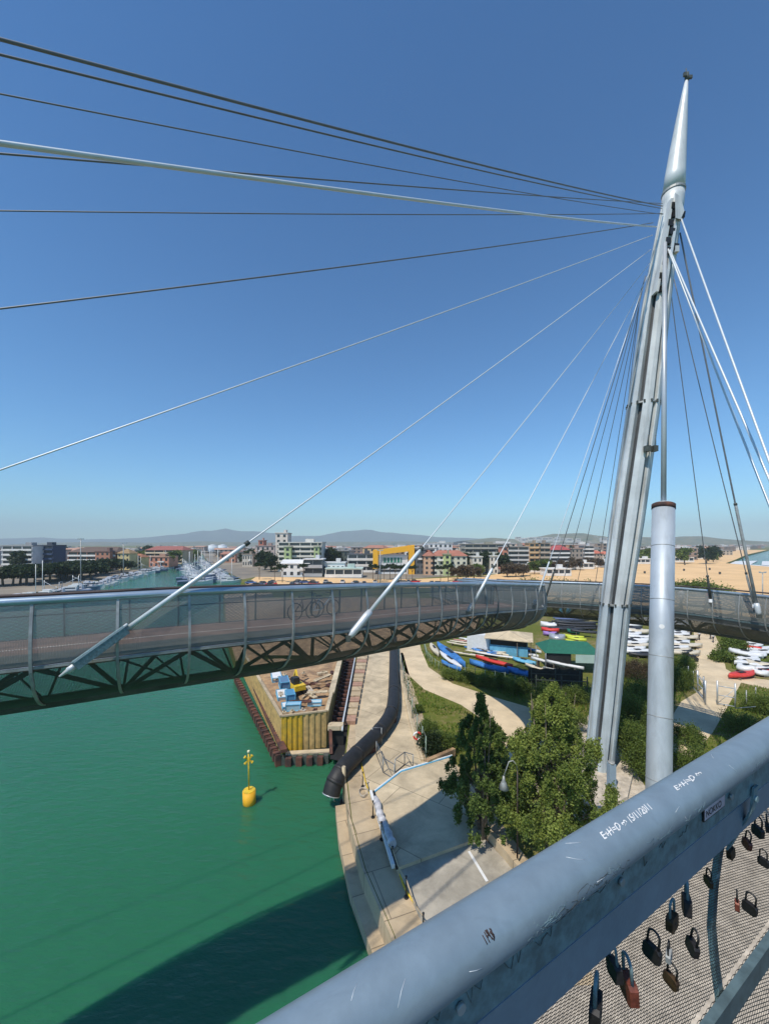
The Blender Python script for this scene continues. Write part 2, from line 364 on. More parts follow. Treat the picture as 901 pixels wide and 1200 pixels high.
# paths
def sheet_obj(name, poly, z, m):
    b = MB(); b.sheet(poly, z); return tag(b.build(name, m), kind='structure')
sheet_obj('footpath', gp([(455, 735), (462, 765), (472, 785), (497, 808), (540, 826), (572, 848), (596, 880), (600, 930), (660, 930), (655, 880), (650, 845), (620, 829), (575, 816), (530, 801), (502, 782), (493, 760), (488, 735)], 1.5), 1.512, M_['path'])
sheet_obj('footpath', gp([(804, 705), (809, 724), (812, 740), (816, 766), (813, 785), (825, 806), (798, 822), (780, 850), (770, 900), (800, 900), (835, 858), (868, 800), (920, 812), (1000, 830), (1000, 806), (901, 797), (866, 793), (850, 784), (846, 762), (836, 742), (829, 728), (822, 705)], 1.5), 1.512, M_['path'])
sheet_obj('sandy_ground', gp([(668, 850), (690, 838), (725, 870), (745, 905), (780, 960), (700, 985), (660, 950), (672, 900)], 1.5), 1.508, M_['stone'])
sheet_obj('sandy_ground', gp([(560, 1300), (600, 1130), (690, 985), (740, 945), (770, 925), (840, 900), (960, 905), (1150, 1000), (1300, 1400), (760, 1500)], 1.5), 1.510, M_['stone'])
# quay concrete, steps strip, walkway
qz = 1.512
sheet_obj('quay_walkway', gp([(482, 1155), (462.5, 1096), (428.6, 1018), (412.6, 961), (407, 912), (405.5, 885), (410, 850), (430, 765), (472, 765), (482, 800), (510, 880), (540, 900), (620, 1010), (700, 1155)], 1.5), qz, M_['concrete'])
sheet_obj('quay_walkway', gp([(424, 757), (419, 800), (416, 850), (418, 890), (430, 935), (440, 925), (470, 905), (498, 893), (480, 830), (474, 800), (468, 757)], 1.5), qz+.005, M_['concrete_pale'])
# lower quay ledge along the water
mb = MB(); e1 = [G(x, y, 1.5) for x, y in [(407, 925), (412.6, 961), (428.6, 1018), (462.5, 1096), (482, 1155)]]
led = [(p.x-.10, p.y) for p in e1]+[(p.x-.75, p.y-.2) for p in e1[::-1]]
mb.prism(led, -.5, .55); tag(mb.build('quay_ledge', M_['concrete']), kind='structure')
# quay wall facing the water
mb = MB(); ew = [tuple(p) for p in gp(quay_px[:6])]; ew = [(5.2, 2)]+ew
mb.prism([(p[0]-.02, p[1]) for p in ew]+[(p[0]-.16, p[1]-.02) for p in ew[::-1]], -.5, 1.519); tag(mb.build('quay_wall', M_['concrete']), kind='structure')
# town ground: streets and yards
M_['street'] = mat('street_ground', (.16, .14, .115), .95, 0, .35, .03, col2=(.30, .25, .18))
mb = MB(); mb.sheet([(-113, 116), (-110, 60), (-300, 60), (-1500, 500), (-3000, 1499), (-890, 1499)]+[tuple(p) for p in gp([(236, 650), (225, 655), (200, 660.5), (170, 667), (140, 674), (100, 683), (60, 691)])], 1.504)
tag(mb.build('street', M_['street']), kind='structure')
mb = MB(); mb.sheet([tuple(p) for p in gp([(238, 649), (240, 653), (243, 657), (250, 662), (262, 668), (284, 679), (300, 676), (470, 679), (650, 667), (740, 657), (800, 652), (860, 646)])]+[(2000, 2600), (-895, 2600), (-895, 1510)], 1.503)
tag(mb.build('street', M_['street']), kind='structure')
# raised concrete ramp slab
slab = [G(x, y, 1.95) for x, y in [(439, 928), (470, 904), (530, 886), (566, 980), (467, 1016)]]
mb = MB(); mb.prism([p.to_2d() for p in slab], 1.45, 1.95)
tag(mb.build('ramp_slab', M_['concrete_pale']), kind='structure')
mb = MB(); mb.prism(gp([(467, 1016.5), (566, 980.5), (600, 1016), (660, 1100), (525, 1125), (497, 1079)], 1.8), 1.45, 1.78)
tag(mb.build('ramp_slab', M_['concrete_grey']), kind='structure')
mb = MB(); mb.prism(gp([(548, 998), (550.5, 997), (572, 1032), (569, 1033)], 1.786), 1.75, 1.787); tag(mb.build('painted_line', M_['white']), kind='structure')
rp = [G(x, y, 1.97) for x, y in [(467, 1016), (439, 928), (470, 904), (530, 886)]]
mb = MB(); mb.bar(rp[0]+Vector((-.07, 0, -.02)), rp[1]+Vector((-.07, 0, -.02)), .10, .22); tag(mb.build('ramp_dark_strip', M_['black']), kind='structure')  # black strip along the left edge of the slab
mb = MB(); mb.bar(rp[1]+Vector((-.25, .05, -.02)), rp[0]+Vector((-.25, .05, -.02)), .16, .20); tag(mb.build('kerb', M_['white']), kind='structure')
for a_, b_, w_, m_ in ((0, 0, .09, 'lblue'), (.12, .12, .10, 'white')):
    mb = MB(); mb.bar(rp[1]+Vector((0, a_, 0)), rp[2]+Vector((0, a_, .001)), w_, .06); mb.bar(rp[2]+Vector((0, b_, .001)), rp[3]+Vector((0, b_, 0)), w_, .06); tag(mb.build('ramp_edge_strip', M_[m_]), kind='structure')
# low kerb wall to the right of the ramp
mb = MB(); mb.bar(G(545, 945, 1.9), G(600, 1012, 1.9), .25, .75); mb.bar(G(600, 1012, 1.9), G(660, 1090, 1.9), .25, .75)
tag(mb.build('kerb', M_['concrete']), kind='structure')
mb = MB(); mb.bar(G(500, 896, 1.8), G(532, 882, 1.8), .3, .7); tag(mb.build('kerb', M_['earth']), kind='structure')
# hills
def hill(name, pts, Y, depth, m, rough=.12):
    mb = MB(); xs = [(p[0]-CX)/F*Y for p in pts]; hs = [max(2, CZ+(HY-p[1])/F*Y) for p in pts]
    N = 90; rows = []
    X = np.linspace(xs[0], xs[-1], N); H = np.interp(X, xs, hs)
    for j in range(9):
        t = j/8; prof = math.sin(math.pi*min(1, t*1.0))
        row = []
        for i in range(N):
            nz = mnoise.noise(Vector((X[i]*.004, t*3, Y)))*.5+mnoise.noise(Vector((X[i]*.015, t*7, Y)))*.25
            h = 1.4+(H[i]-1.4)*prof*(1+rough*nz*2) if 0 < t < 1 else 1.2
            row.append((X[i], Y+(t-.5)*depth, h))
        rows.append(row)
    grid_strip(mb, rows); return tag(mb.build(name, m), kind='structure')
HG = mat('hill_woods', (.07, .09, .035), .95, 0, .5, .02, col2=(.20, .17, .09))
MTN = mat('mountain', (.06, .08, .05), .95, 0, .3, .005)
hill('hills', [(540, 634), (575, 630), (600, 632), (625, 631), (645, 627), (668, 624.5), (690, 627.5), (712, 631), (740, 629), (770, 631), (800, 628.5), (835, 632), (870, 635), (900, 637)], 2600, 1200, HG)
hill('hills', [(60, 636), (120, 635), (170, 636), (240, 634.5), (300, 636), (380, 635), (420, 635), (470, 634), (520, 635), (560, 634)], 3600, 1000, HG)
hill('mountains', [(-60, 633), (40, 630), (110, 632), (160, 631), (190, 628), (215, 626), (235, 622), (262, 620.5), (280, 622.5), (300, 621.5), (330, 627), (370, 628.5), (395, 624), (415, 622.5), (432, 620.5), (450, 624), (470, 625), (520, 630), (600, 632), (700, 631)], 6600, 1100, MTN, .10)
# ------------------------------------------------------------------ haze
mb = MB(); mb.box((0, 3400, 200), (15200, 8200, 402.5))
hz = bpy.data.materials.new('haze_air'); hz.use_nodes = True; hn = hz.node_tree
hn.nodes.remove(hn.nodes['Principled BSDF'])
pv = hn.nodes.new('ShaderNodeVolumePrincipled'); pv.inputs['Color'].default_value = (.80, .93, 1, 1); pv.inputs['Density'].default_value = .00019; pv.inputs['Anisotropy'].default_value = -.1
hn.links.new(pv.outputs[0], hn.nodes['Material Output'].inputs['Volume'])
ho = mb.build('haze', hz); tag(ho, kind='stuff')
# ------------------------------------------------------------------ footbridge decks
def catmull(pts, n=16):
    out = []; P_ = [Vector(p) for p in pts]
    P_ = [P_[0]*2-P_[1]]+P_+[P_[-1]*2-P_[-2]]
    for i in range(1, len(P_)-2):
        a, b, c, d = P_[i-1:i+3]
        for k in range(n):
            t = k/n
            out.append(.5*((2*b)+(-a+c)*t+(2*a-5*b+4*c-d)*t*t+(-a+3*b-3*c+d)*t**3))
    out.append(P_[-2]); return out
class Path:
    def __init__(s, pts, side):
        s.p = catmull(pts); s.side = side; s.s = [0]
        for i in range(1, len(s.p)): s.s.append(s.s[-1]+(s.p[i]-s.p[i-1]).to_2d().length)
    def at(s, q):
        q = max(0, min(s.s[-1]-1e-4, q)); i = max(0, int(np.searchsorted(s.s, q, 'right'))-1); i = min(i, len(s.p)-2)
        t = (q-s.s[i])/(s.s[i+1]-s.s[i]); return s.p[i].lerp(s.p[i+1], t)
    def frame(s, q):
        d = s.at(q+.25)-s.at(q-.25); d.z = 0; d.normalize()
        return s.at(q), d, Vector((d.y, -d.x, 0))*s.side      # point, forward, outward
    def pt(s, q, u, v):
        p, d, o = s.frame(q); return p+o*u+Vector((0, 0, v))
    def from_px(s, x, lo, hi):
        best = None
        for q in np.arange(lo, hi, .05):
            p = s.at(q)
            if p.y < 1: continue
            e = abs(CX+F*p.x/p.y-x)
            if best is None or e < best[0]: best = (e, q)
        return best[1]
A = Path([(-40, -17, 16.0), (-30, -8.5, 16.1), (-21, -.6, 16.2), (-14.6, 4.9, 16.22), (-11.3, 7.3, 16.2), (-8.35, 9.0, 16.17), (-5.25, 10.75, 16.17), (-2.2, 12.9, 16.05), (.3, 15.3, 15.88), (2.5, 17.6, 15.68),
          (4.5, 19.7, 15.48), (6.3, 21.5, 15.28), (8.1, 23.1, 15.08), (9.7, 24.8, 14.88), (10.9, 26.9, 14.62), (11.45, 29.6, 14.3), (11.2, 33, 14.05), (10, 37.5, 13.8), (8, 43, 13.5)], 1)
B = Path([(-44, -30, 15.9), (-30, -21, 16.2), (-16, -11.4, 16.5), (-7.2, -3.8, 16.62), (-3.8, -1.55, 16.66), (-.32, .54, 16.66), (3.2, 2.63, 16.62), (8, 5.6, 16.4), (14, 9.6, 15.7), (19.5, 14.0, 14.9), (23.4, 19.2, 14.35), (24.5, 25, 14.1), (21.8, 30, 14.13), (17.6, 33.9, 14.05), (13.4, 37.2, 13.9), (10.5, 41, 13.7), (9, 45, 13.5)], -1)
PROF = [(0, 0), (.09, -.4), (.15, -.8), (.17, -1.2), (.12, -1.6), (-.04, -2.0), (-.32, -2.35), (-.7, -2.62), (-1.05, -2.76)]
def prof(t):
    x = t*(len(PROF)-1); i = min(int(x), len(PROF)-2); f = x-i
    return (PROF[i][0]*(1-f)+PROF[i+1][0]*f, PROF[i][1]*(1-f)+PROF[i+1][1]*f)
def build_deck(path, thing, ribs, q0, q1, Wd, ksc, near):
    """ksc(q): scale of the section; ribs: arc positions"""
    DV = -1.52
    qs = list(np.arange(q0, q1, .45))+[q1]
    def sec(q, u, v): k = ksc(q); return path.pt(q, u*k, v*k)
    m_rail = M_['rail_near'] if near else M_['rail_far']
    rr = lambda q: .060+.038*min(1, max(0, (ksc(q)-.72)/.28))
    def rail(u, v, name, m, r=None):
        b = MB(); b.tube([sec(q, u, v) for q in qs], [(r or rr(q)) for q in qs], 24 if near else 12, True); return b.build(name, m, thing)
    if near:
        qn = [q for q in qs if q < near]; qf = [q for q in qs if q >= near-.46]
        qfine = list(np.arange(q0, near, .2))
        for nm, qq, mm, seg in (('handrail', qfine, M_['rail_near'], 48), ('handrail', qf, M_['rail_far'], 14)):
            b = MB(); b.tube([path.pt(q, 0, 0) for q in qq], [rr(q) for q in qq], seg, True); b.build(nm, mm, thing)
    else:
        rail(0, 0, 'handrail', M_['rail_far'])
    rail(-Wd/1.0, -.20, 'handrail', M_['brown_rail'], .055)
    # flat flange under the rail and second flat beam
    def flat(name, u, v0, v1, th, mm, k=True, q_list=qs):
        b = MB(); f = (lambda q, a, c: sec(q, a, c)) if k else (lambda q, a, c: path.pt(q, a, c))
        b.loft([[f(q, u, v0), f(q, u+th, v0), f(q, u+th, v1), f(q, u, v1)] for q in q_list]); return b.build(name, mm, thing)
    if near:
        nq = list(np.arange(q0, near, .3))
        flat('rail_flange', -.004, -.052, -.186, .008, M_['rail_flange'], False, nq)
        flat('lower_beam', .022, -.233, -.348, .01, M_['rail_near'], False, nq)
        flat('lower_beam', .03, -.35, -.42, .03, M_['rib'], True, [q for q in qs if q >= near-.4])
    else:
        b = MB(); b.tube([sec(q, .05, -.34) for q in qs], .018, 6); b.build('lower_beam', M_['truss'], thing)
    # deck
    DF = DV-(.36 if near else 0)
    b = MB(); b.loft([[sec(q, .04, DF), sec(q, -Wd-.06, DF), sec(q, -Wd-.06, DF-.10), sec(q, .04, DF-.10)] for q in qs]); b.build('deck', M_['deck_grey_and_shade'] if near else M_['deck'], thing)
    b = MB(); b.loft([[sec(q, -Wd*.62, DF+.004), sec(q, -Wd*.60, DF+.004), sec(q, -Wd*.60, DF+.008), sec(q, -Wd*.62, DF+.008)] for q in qs]); b.build('deck_line', M_['deck_line'], thing)
    b = MB(); b.loft([[sec(q, -.02, DF+.005), sec(q, -Wd*.40, DF+.005), sec(q, -Wd*.40, DF+.012), sec(q, -.02, DF+.012)] for q in qs]); b.build('deck_grey_and_shade', M_['deck_grey_and_shade'], thing)  # on the brown deck this strip is the mesh's shade, painted dark
    for u in (.10, -Wd-.10):
        e_ = .022 if near else .03
        b = MB(); b.loft([[sec(q, u-e_, DV+.02), sec(q, u+e_, DV+.02), sec(q, u+e_, DV-(.12 if near else .05)), sec(q, u-e_, DV-(.12 if near else .05))] for q in qs]); b.build('edge_beam', M_['edge_dark'] if near else M_['rib'], thing)
    # bottom chord
    cu = -1.25
    b = MB(); b.tube([sec(q, cu, -2.78) for q in qs], [.17*ksc(q) for q in qs], 12); b.build('bottom_chord', M_['truss'], thing)
    # ribs
    for q in ribs:
        p, d, o = path.frame(q); w = .04 if near and q < near else .06
        rows = []
        for t in np.linspace(0, 1, 15):
            u, v = prof(t)
            c = sec(q, u+.02, v-.03); th = o*(.010 if near and q < near else .03)
            rows.append([c-d*w/2+th, c+d*w/2+th, c+d*w/2-th, c-d*w/2-th])
        isnear = near and q < near
        b = MB(); b.loft(rows); b.build('rib', M_['rib_near'] if isnear else M_['rib'], thing)
        b = MB()
        b.bar(sec(q, -Wd, -.30), sec(q, -Wd-.05, DV), .05, .05); b.build('far_post', M_['truss'], thing)
        b = MB(); b.tube([sec(q, -Wd, DV-.1), sec(q, -Wd+.45, -2.3), sec(q, cu-.1, -2.74)], .035, 6); b.build('rib', M_['truss'], thing)
    # truss bays
    for i in range(0, len(ribs)-2, 2):
        a_, m_, c_ = ribs[i], ribs[i+1], ribs[i+2]
        b = MB(); cm = sec(m_, cu, -2.78)
        for q in (a_, c_):
            b.tube([sec(q, -.15, DV-.1), cm], .065*ksc(q), 6); b.tube([sec(q, -Wd+.1, DV-.1), cm], .065*ksc(q), 6)
        b.tube([sec(m_, -.15, DV-.1), sec(c_, cu, -2.78)], .03, 5); b.tube([sec(m_, -Wd+.1, DV-.1), sec(c_, cu, -2.78)], .03, 5)
        b.tube([sec(m_, -.1, DV-.14), sec(m_, -Wd+.1, DV-.14)], .045, 5); b.tube([sec(a_, -.1, DV-.14), sec(a_, -Wd+.1, DV-.14)], .045, 5)
        b.build('truss_bay', M_['truss'], thing)
    # mesh panels (metre UVs)
    def net(name, prof_pts, m, ql):
        b = MB(); rows = []; uvs = []
        ln = [0]
        for a, c in zip(prof_pts[:-1], prof_pts[1:]): ln.append(ln[-1]+math.hypot(c[0]-a[0], c[1]-a[1]))
        for q in ql:
            k = ksc(q); rows.append([sec(q, u, v) for u, v in prof_pts]); uvs.append([(q, l) for l in ln])
        grid_strip(b, rows, uvs); return b.build(name, m, thing, fix=False)
    up = [prof(t) for t in np.linspace(0, .46, 8)]; lo = [prof(t) for t in np.linspace(.47, 1, 9)]
    if near:
        a = [q for q in qs if q < near]; c = [q for q in qs if q >= near-.46]
        net('mesh_panel', up, M_['net_near'], a); net('mesh_panel', lo, M_['net_near'], a)
        net('mesh_panel', up, M_['net_grey'], c); net('mesh_panel', lo, M_['net_belly'], c)
    else:
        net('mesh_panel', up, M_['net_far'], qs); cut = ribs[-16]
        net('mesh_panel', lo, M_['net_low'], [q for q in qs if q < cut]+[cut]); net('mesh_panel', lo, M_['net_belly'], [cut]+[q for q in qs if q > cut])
    net('mesh_panel', [(-Wd, -.3), (-Wd-.03, -.9), (-Wd-.05, DV)], M_['net_far'], qs)
rib_px = [37, 138, 221, 285, 342, 388, 428, 461, 488, 514, 533, 551, 567, 580, 591, 601, 610, 618, 625, 631, 635.5]
lenA = A.s[-1]
qa = [A.from_px(x, 10, 60) for x in rib_px]
ribsA = [qa[0]-1.75*k for k in range(18, 0, -1) if qa[0]-1.75*k > .3]+qa
last = max(qa)
while last+1.5 < lenA: last += 1.5; ribsA.append(last)
tA = empty('bridge_deck', A.at(qa[3])-Vector((0, 0, 2.8)))
tag(tA, 'long curved footbridge deck with brown walkway and dark truss crossing the river on the left', 'footbridge')
build_deck(A, tA, ribsA, 0, lenA, 3.3, lambda q: 1.0, 0)
iB = min(range(len(B.p)), key=lambda i: (B.p[i]-Vector((-.32, .54, 16.66))).length); qB0 = B.s[iB]
lenB = B.s[-1]
def kB(q): return .72+.43*min(1, max(0, (q-qB0-6)/14))
ribsB = [qB0+.50-1.6*k for k in range(6, 0, -1)]+[qB0+.50]
q = qB0+2.13
while q < lenB-.3: ribsB.append(q); q += 1.5
tB = empty('bridge_deck', B.at(qB0+3)-Vector((0, 0, 2.8)))
tag(tB, 'footbridge deck at the viewer with blue-grey handrail, curving round behind the mast to the right', 'footbridge')
nearB = qB0+14
build_deck(B, tB, ribsB, qB0-28, lenB, 4.0, kB, nearB)
for t in (tA, tB):
    inv = Matrix.Translation(t.location).inverted()
    for c in t.children: c.matrix_parent_inverse = inv
def place(t):
    """children were built in world coordinates: keep them there under an empty that stands elsewhere"""
    bpy.context.view_layer.update()
    inv = t.matrix_world.inverted()
    for c in t.children: c.matrix_parent_inverse = inv
# flange bolts, near
for dq in (.55, 1.15, 1.9):
    b = MB(); p, d, o = B.frame(qB0+dq); c = B.pt(qB0+dq, -.006, -.12); b.tube([c, c-o*.008], .011, 10); x = b.build('bolt', M_['rib'], tB); x.matrix_parent_inverse = Matrix.Translation(tB.location).inverted()
# post brackets at the lower beam
for q in ribsB:
    if qB0-2 < q < nearB:
        b = MB(); b.bar(B.pt(q, -.012, -.15), B.pt(q, -.004, -.25), .045, .008, up=B.frame(q)[2]); b.bar(B.pt(q, -.004, -.25), B.pt(q, .075, -.46), .042, .008, up=B.frame(q)[2]); b.tube([B.pt(q, -.02, -.2), B.pt(q, -.005, -.2)], .014, 8)
        x = b.build('bracket', M_['rib_near'], tB); x.matrix_parent_inverse = Matrix.Translation(tB.location).inverted()
# handwriting and sticker on the rail
def wrap_text(txt, s_px, y_px, height, label_name, phi0=None, flange=False, color='white', shear=.25, spacing=1.0, thick=.0, fit=None):
    cu = bpy.data.curves.new('t', 'FONT'); cu.body = txt; cu.size = height; cu.shear = shear; cu.space_character = spacing; cu.offset = thick
    o = bpy.data.objects.new('t', cu); COL.objects.link(o); bpy.context.view_layer.update()
    me = bpy.data.meshes.new_from_object(o.evaluated_get(bpy.context.evaluated_depsgraph_get())); bpy.data.objects.remove(o)
    # find arc position from pixel column on the rail centre line
    q = s_px
    if fit:
        wx = max(v.co.x for v in me.vertices); q, fl = fit[0], (fit[1]-fit[0])/wx
    else: fl = 1
    for v in me.vertices:
        x, y = v.co.x*fl, v.co.y
        jig = .0012*math.sin(x*170)+.001*math.sin(x*410)
        if flange:
            p = B.pt(q+x, -.0125, y_px+y)
        else:
            ph = phi0+(y+jig)/.060
            c, d, oo = B.frame(q+x)
            p = c+(-oo*math.cos(ph)+Vector((0, 0, 1))*math.sin(ph))*.0609
        v.co = p
    me.materials.clear(); me.materials.append(M_[color])
    ob = bpy.data.objects.new(label_name, me); COL.objects.link(ob); ob.parent = tB; ob.matrix_parent_inverse = Matrix.Translation(tB.location).inverted()
    return ob
def q_of_px(x, y, n=.6):      # arc length from qB0 where the pixel ray meets the plane n metres out
    r = Vector((x-CX, F, 0)); t = Vector((.86, .51, 0)).normalized(); o = Vector((-t.y, t.x, 0))
    k = n/r.dot(o); return qB0+(r*k).dot(t)
wrap_text('E+H=D \u221e 15/11/2011', 0, 0, .024, 'handwriting', R(64), thick=.0003, fit=(q_of_px(717, 968, .58), q_of_px(773, 934, .58)))
wrap_text('E+H=D \u221e', 0, 0, .022, 'handwriting', R(66), thick=.0003, fit=(q_of_px(802, 912, .58), q_of_px(832, 896, .58)))
q = q_of_px(822, 955, .62)
b = MB()
b.loft([[B.pt(q+x, -.006, -.135), B.pt(q+x, -.0105, -.135), B.pt(q+x, -.0105, -.085), B.pt(q+x, -.006, -.085)] for x in (0, .06, .12, .175)])
x = b.build('sticker', M_['darkmetal'], tB); x.matrix_parent_inverse = Matrix.Translation(tB.location).inverted()
b = MB(); b.loft([[B.pt(q+x, -.0108, -.131), B.pt(q+x, -.0112, -.131), B.pt(q+x, -.0112, -.089), B.pt(q+x, -.0108, -.089)] for x in (.004, .06, .12, .171)])
M_['sticker'] = mat('sticker_pink_grey', (.62, .50, .54), .5)
x = b.build('sticker', M_['sticker'], tB); x.matrix_parent_inverse = Matrix.Translation(tB.location).inverted()
wrap_text('NOKKO', q+.012, -.122, .034, 'sticker_text', flange=True, color='black', shear=0)
# graffiti scrawls scratched in the flange (dark marker lines)
def scrawl(q0, pts, r=.0016, m='truss', flange=True):
    b = MB()
    ps = [B.pt(q0+x, -.0055, v) for x, v in pts] if flange else None
    if not flange:
        ps = []
        for x, ph in pts:
            c, d, oo = B.frame(q0+x); ps.append(c+(-oo*math.cos(R(ph))+Vector((0, 0, 1))*math.sin(R(ph)))*.0603)
    b.tube(ps, r, 5); x = b.build('scrawl', M_[m], tB); x.matrix_parent_inverse = Matrix.Translation(tB.location).inverted()
rs = random.Random(3)
for k in range(17):
    q0 = qB0-.35+k*.115+rs.uniform(-.02, .02); n = rs.randint(4, 8)
    scrawl(q0, [(.012*i+rs.uniform(-.006, .006), -.105+rs.uniform(-.028, .028)) for i in range(n)], .0007)
for k in range(16):
    q0 = qB0-.3+rs.random()*2.2; a = rs.uniform(0, 120); da = rs.uniform(-25, 25); l = rs.uniform(.01, .05)
    scrawl(q0, [(0, a), (l*.5, a+da*.6), (l, a+da)], .0005, 'cable_light', False)
for k in range(9):
    q0 = qB0-.1+k*.008; scrawl(qB0-.03+rs.uniform(0, .04), [(0, 28+rs.uniform(-8, 8)), (.006, 24+rs.uniform(-8, 8))], .0016, 'rust', False)
qr = q_of_px(563, 1122, .60)
for k in range(16): scrawl(qr+rs.uniform(-.012, .014), [(0, 42+rs.uniform(-9, 9)), (.004, 38+rs.uniform(-9, 9))], .0011, 'rust', False)
for k in range(34):
    q0 = q_of_px(rs.uniform(600, 900), 1000, .6); n = rs.randint(4, 9); a = rs.uniform(-28, 12)
    if rs.random() < .5: q0 = q_of_px(rs.uniform(600, 720), 1060, .6)
    scrawl(q0, [(.011*i+rs.uniform(-.009, .009), a+rs.uniform(-13, 13)) for i in range(n)], .00045, 'rib_near' if k % 3 else 'truss', False)
# ------------------------------------------------------------------ padlocks
def lock(px, py, sc, rot, col, label):
    r = Vector((px-CX, F, HY-py)); t = Vector((.86, .51, 0)).normalized(); o = Vector((-t.y, t.x, 0))
    n = .63+.075; k = n/r.dot(o); p = Vector((0, 0, CZ))+r*k
    e = empty('padlock', p); tag(e, label, 'padlock', 'padlocks hung on the mesh of the near railing')
    base = math.atan2(t.y, t.x); e.rotation_euler = (R(random.uniform(-4, 4)), R(random.uniform(-12, 12)), base+R(rot))
    b = MB(); w, h, d = .046*sc, .040*sc, .017*sc; ch = .006*sc
    sec = [(-w/2+ch, -h), (w/2-ch, -h), (w/2, -h+ch), (w/2, -ch), (w/2-ch, 0), (-w/2+ch, 0), (-w/2, -ch), (-w/2, -h+ch)]
    b.loft([[(x*s_, y, z-.012) for x, z in sec] for y, s_ in ((-d/2, .94), (-d/2+.002, 1), (d/2-.002, 1), (d/2, .94))])
    b.build('lock_body', col, e)
    b = MB(); rr_ = w*.33
    b.tube([(-rr_, 0, -.014)]+[(-rr_*math.cos(a), 0, .018*sc+rr_*math.sin(a)) for a in np.linspace(0, math.pi, 9)]+[(rr_, 0, -.014)], .0032*sc, 8)
    b.build('shackle', M_['darkmetal'] if sc < 1.3 else M_['rib_near'], e)
    b = MB(); b.tube([(0, -d/2-.0008, -h*.68), (0, -d/2+.002, -h*.68)], .0035*sc, 8); b.build('keyhole', M_['black'], e)
br = mat('tarnished_brass', (.11, .065, .03), .5, .5, .5, 60, col2=(.04, .022, .014)); rd = mat('red_brown_lacquer', (.17, .045, .025), .5, .2, .4, 50); dk = mat('blackened_lock', (.022, .02, .02), .5, .3, .3, 50)
lock(855, 991, 1.05, 0, br, 'brown padlock hanging right beside the post just under the lower beam')
lock(876, 982, 1.0, 50, rd, 'reddish padlock right of the post, third from the right edge near the top')
lock(888, 966, 1.15, 60, dk, 'long dark padlock turned sideways, upper right near the beam')
lock(898, 962, .95, 20, dk, 'dark padlock cut by the right edge of the view, topmost')
lock(894, 1003, .95, 80, dk, 'thin padlock seen edge on, below the upper right cluster')
lock(830, 1026, .85, 55, br, 'small padlock alone on the mesh between beam and post')
lock(863, 1052, .95, 20, rd, 'orange-brown padlock with silver shackle right of the post')
lock(879, 1056, 1.2, 84, dk, 'thin black padlock edge on beside the orange-brown one')
lock(804, 1046, 1.5, 30, dk, 'big round black padlock at the corner under the lower beam')
lock(787, 1068, 1.35, 5, br, 'large brass padlock facing the viewer, left of the big black one')
lock(813, 1101, 1.25, 50, dk, 'black padlock with a pale dot low beside the post')
lock(765, 1104, 1.25, 84, dk, 'thin dark padlock edge on, left of the large brass one')
lock(787, 1140, 1.1, 78, br, 'greenish padlock edge on hanging lowest before the post')
lock(718, 1120, 1.3, 60, dk, 'dark padlock touching the longer rusty one by the lower beam')
lock(735, 1140, 1.7, 55, rd, 'long rusty red padlock hanging at the lower left of the mesh')
lock(698, 1165, 1.8, 25, dk, 'largest black padlock at the bottom edge of the view')
lock(783, 1112, .9, 15, M_['rib'], 'small silver padlock under the large brass one')
# ------------------------------------------------------------------ mast
MZ = 27.7
mst = empty('mast', P(700.5, 905, MZ)); tag(mst, 'tall leaning silver mast with grooved shaft and tapering spire holding all the stay cables', 'mast')
msec = [(905, 700.5, 17.5), (800, 711.5, 17.6), (708, 720.6, 17.9), (610, 734.2, 20.0), (475, 753.6, 19.3), (360, 768.0, 16.8), (300, 777.0, 14.8), (236, 787.3, 12.2)]
def mast_at(y):
    ys = [m[0] for m in msec][::-1]; cx = np.interp(y, ys, [m[1] for m in msec][::-1]); r = np.interp(y, ys, [m[2] for m in msec][::-1])/F*MZ
    return P(cx, y, MZ), r
LOBES = ((-82, -57), (-35, 1), (18, 40), (58, 86), (104, 132), (150, 178), (196, 222), (240, 264))
def lobe(y, a, c_a, k=1.0):
    c, r = mast_at(y); r *= .89; pts = []
    for ang, q in ((a, .50), (a, .96), (a+2.5, 1.0), ((a+c_a)/2, 1.0), (c_a-2.5, 1.0), (c_a, .96), (c_a, .50)):
        pts.append(c+Vector((math.sin(R(ang))*r*q*k, -math.cos(R(ang))*r*q*k, 0)))
    return pts
def star(y, k=1.0):
    c, r = mast_at(y); r *= .89
    return [c+Vector((math.sin(R(a))*r*k, -math.cos(R(a))*r*k, 0)) for a in range(0, 360, 15)]
for k_, ys in ((1.0, (905, 860, 800, 750, 708)), (.985, (708, 660, 610, 560, 520, 475)), (.97, (475, 430, 400, 360, 330, 300, 265, 240))):
    for a, c_a in LOBES:
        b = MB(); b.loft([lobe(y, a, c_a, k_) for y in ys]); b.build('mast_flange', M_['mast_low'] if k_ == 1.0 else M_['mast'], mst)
    b = MB(); b.loft([star(y, .56) for y in ys]); b.build('mast_shaded_core', M_['mast_groove_shade'], mst)  # core coloured dark so the gaps between lobes look shaded
for y in (708, 475):
    b = MB(); b.loft([star(y+.9, .93), star(y-.9, .93)]); b.build('joint_flange', M_['rib'], mst)
    for a in range(0, 360, 24):
        c, r = mast_at(y); r *= .89; x = c+Vector((math.cos(R(a))*r*.98, math.sin(R(a))*r*.98, 0)); b = MB(); b.box(x, (.09, .09, .22)); b.build('flange_bolt', M_['truss'], mst)
# instruments at mid height
for dx in (-2, 6):
    c, r = mast_at(531); b = MB(); b.box(c+Vector((dx/F*MZ, -r-.12, 0)), (.3, .35, .38)); b.tube([c+Vector((dx/F*MZ, -r*.6, .1)), c+Vector((dx/F*MZ, -r-.25, .1)), c+Vector((dx/F*MZ, -r-.25, .9))], .03, 6); b.build('floodlight', M_['truss'], mst)
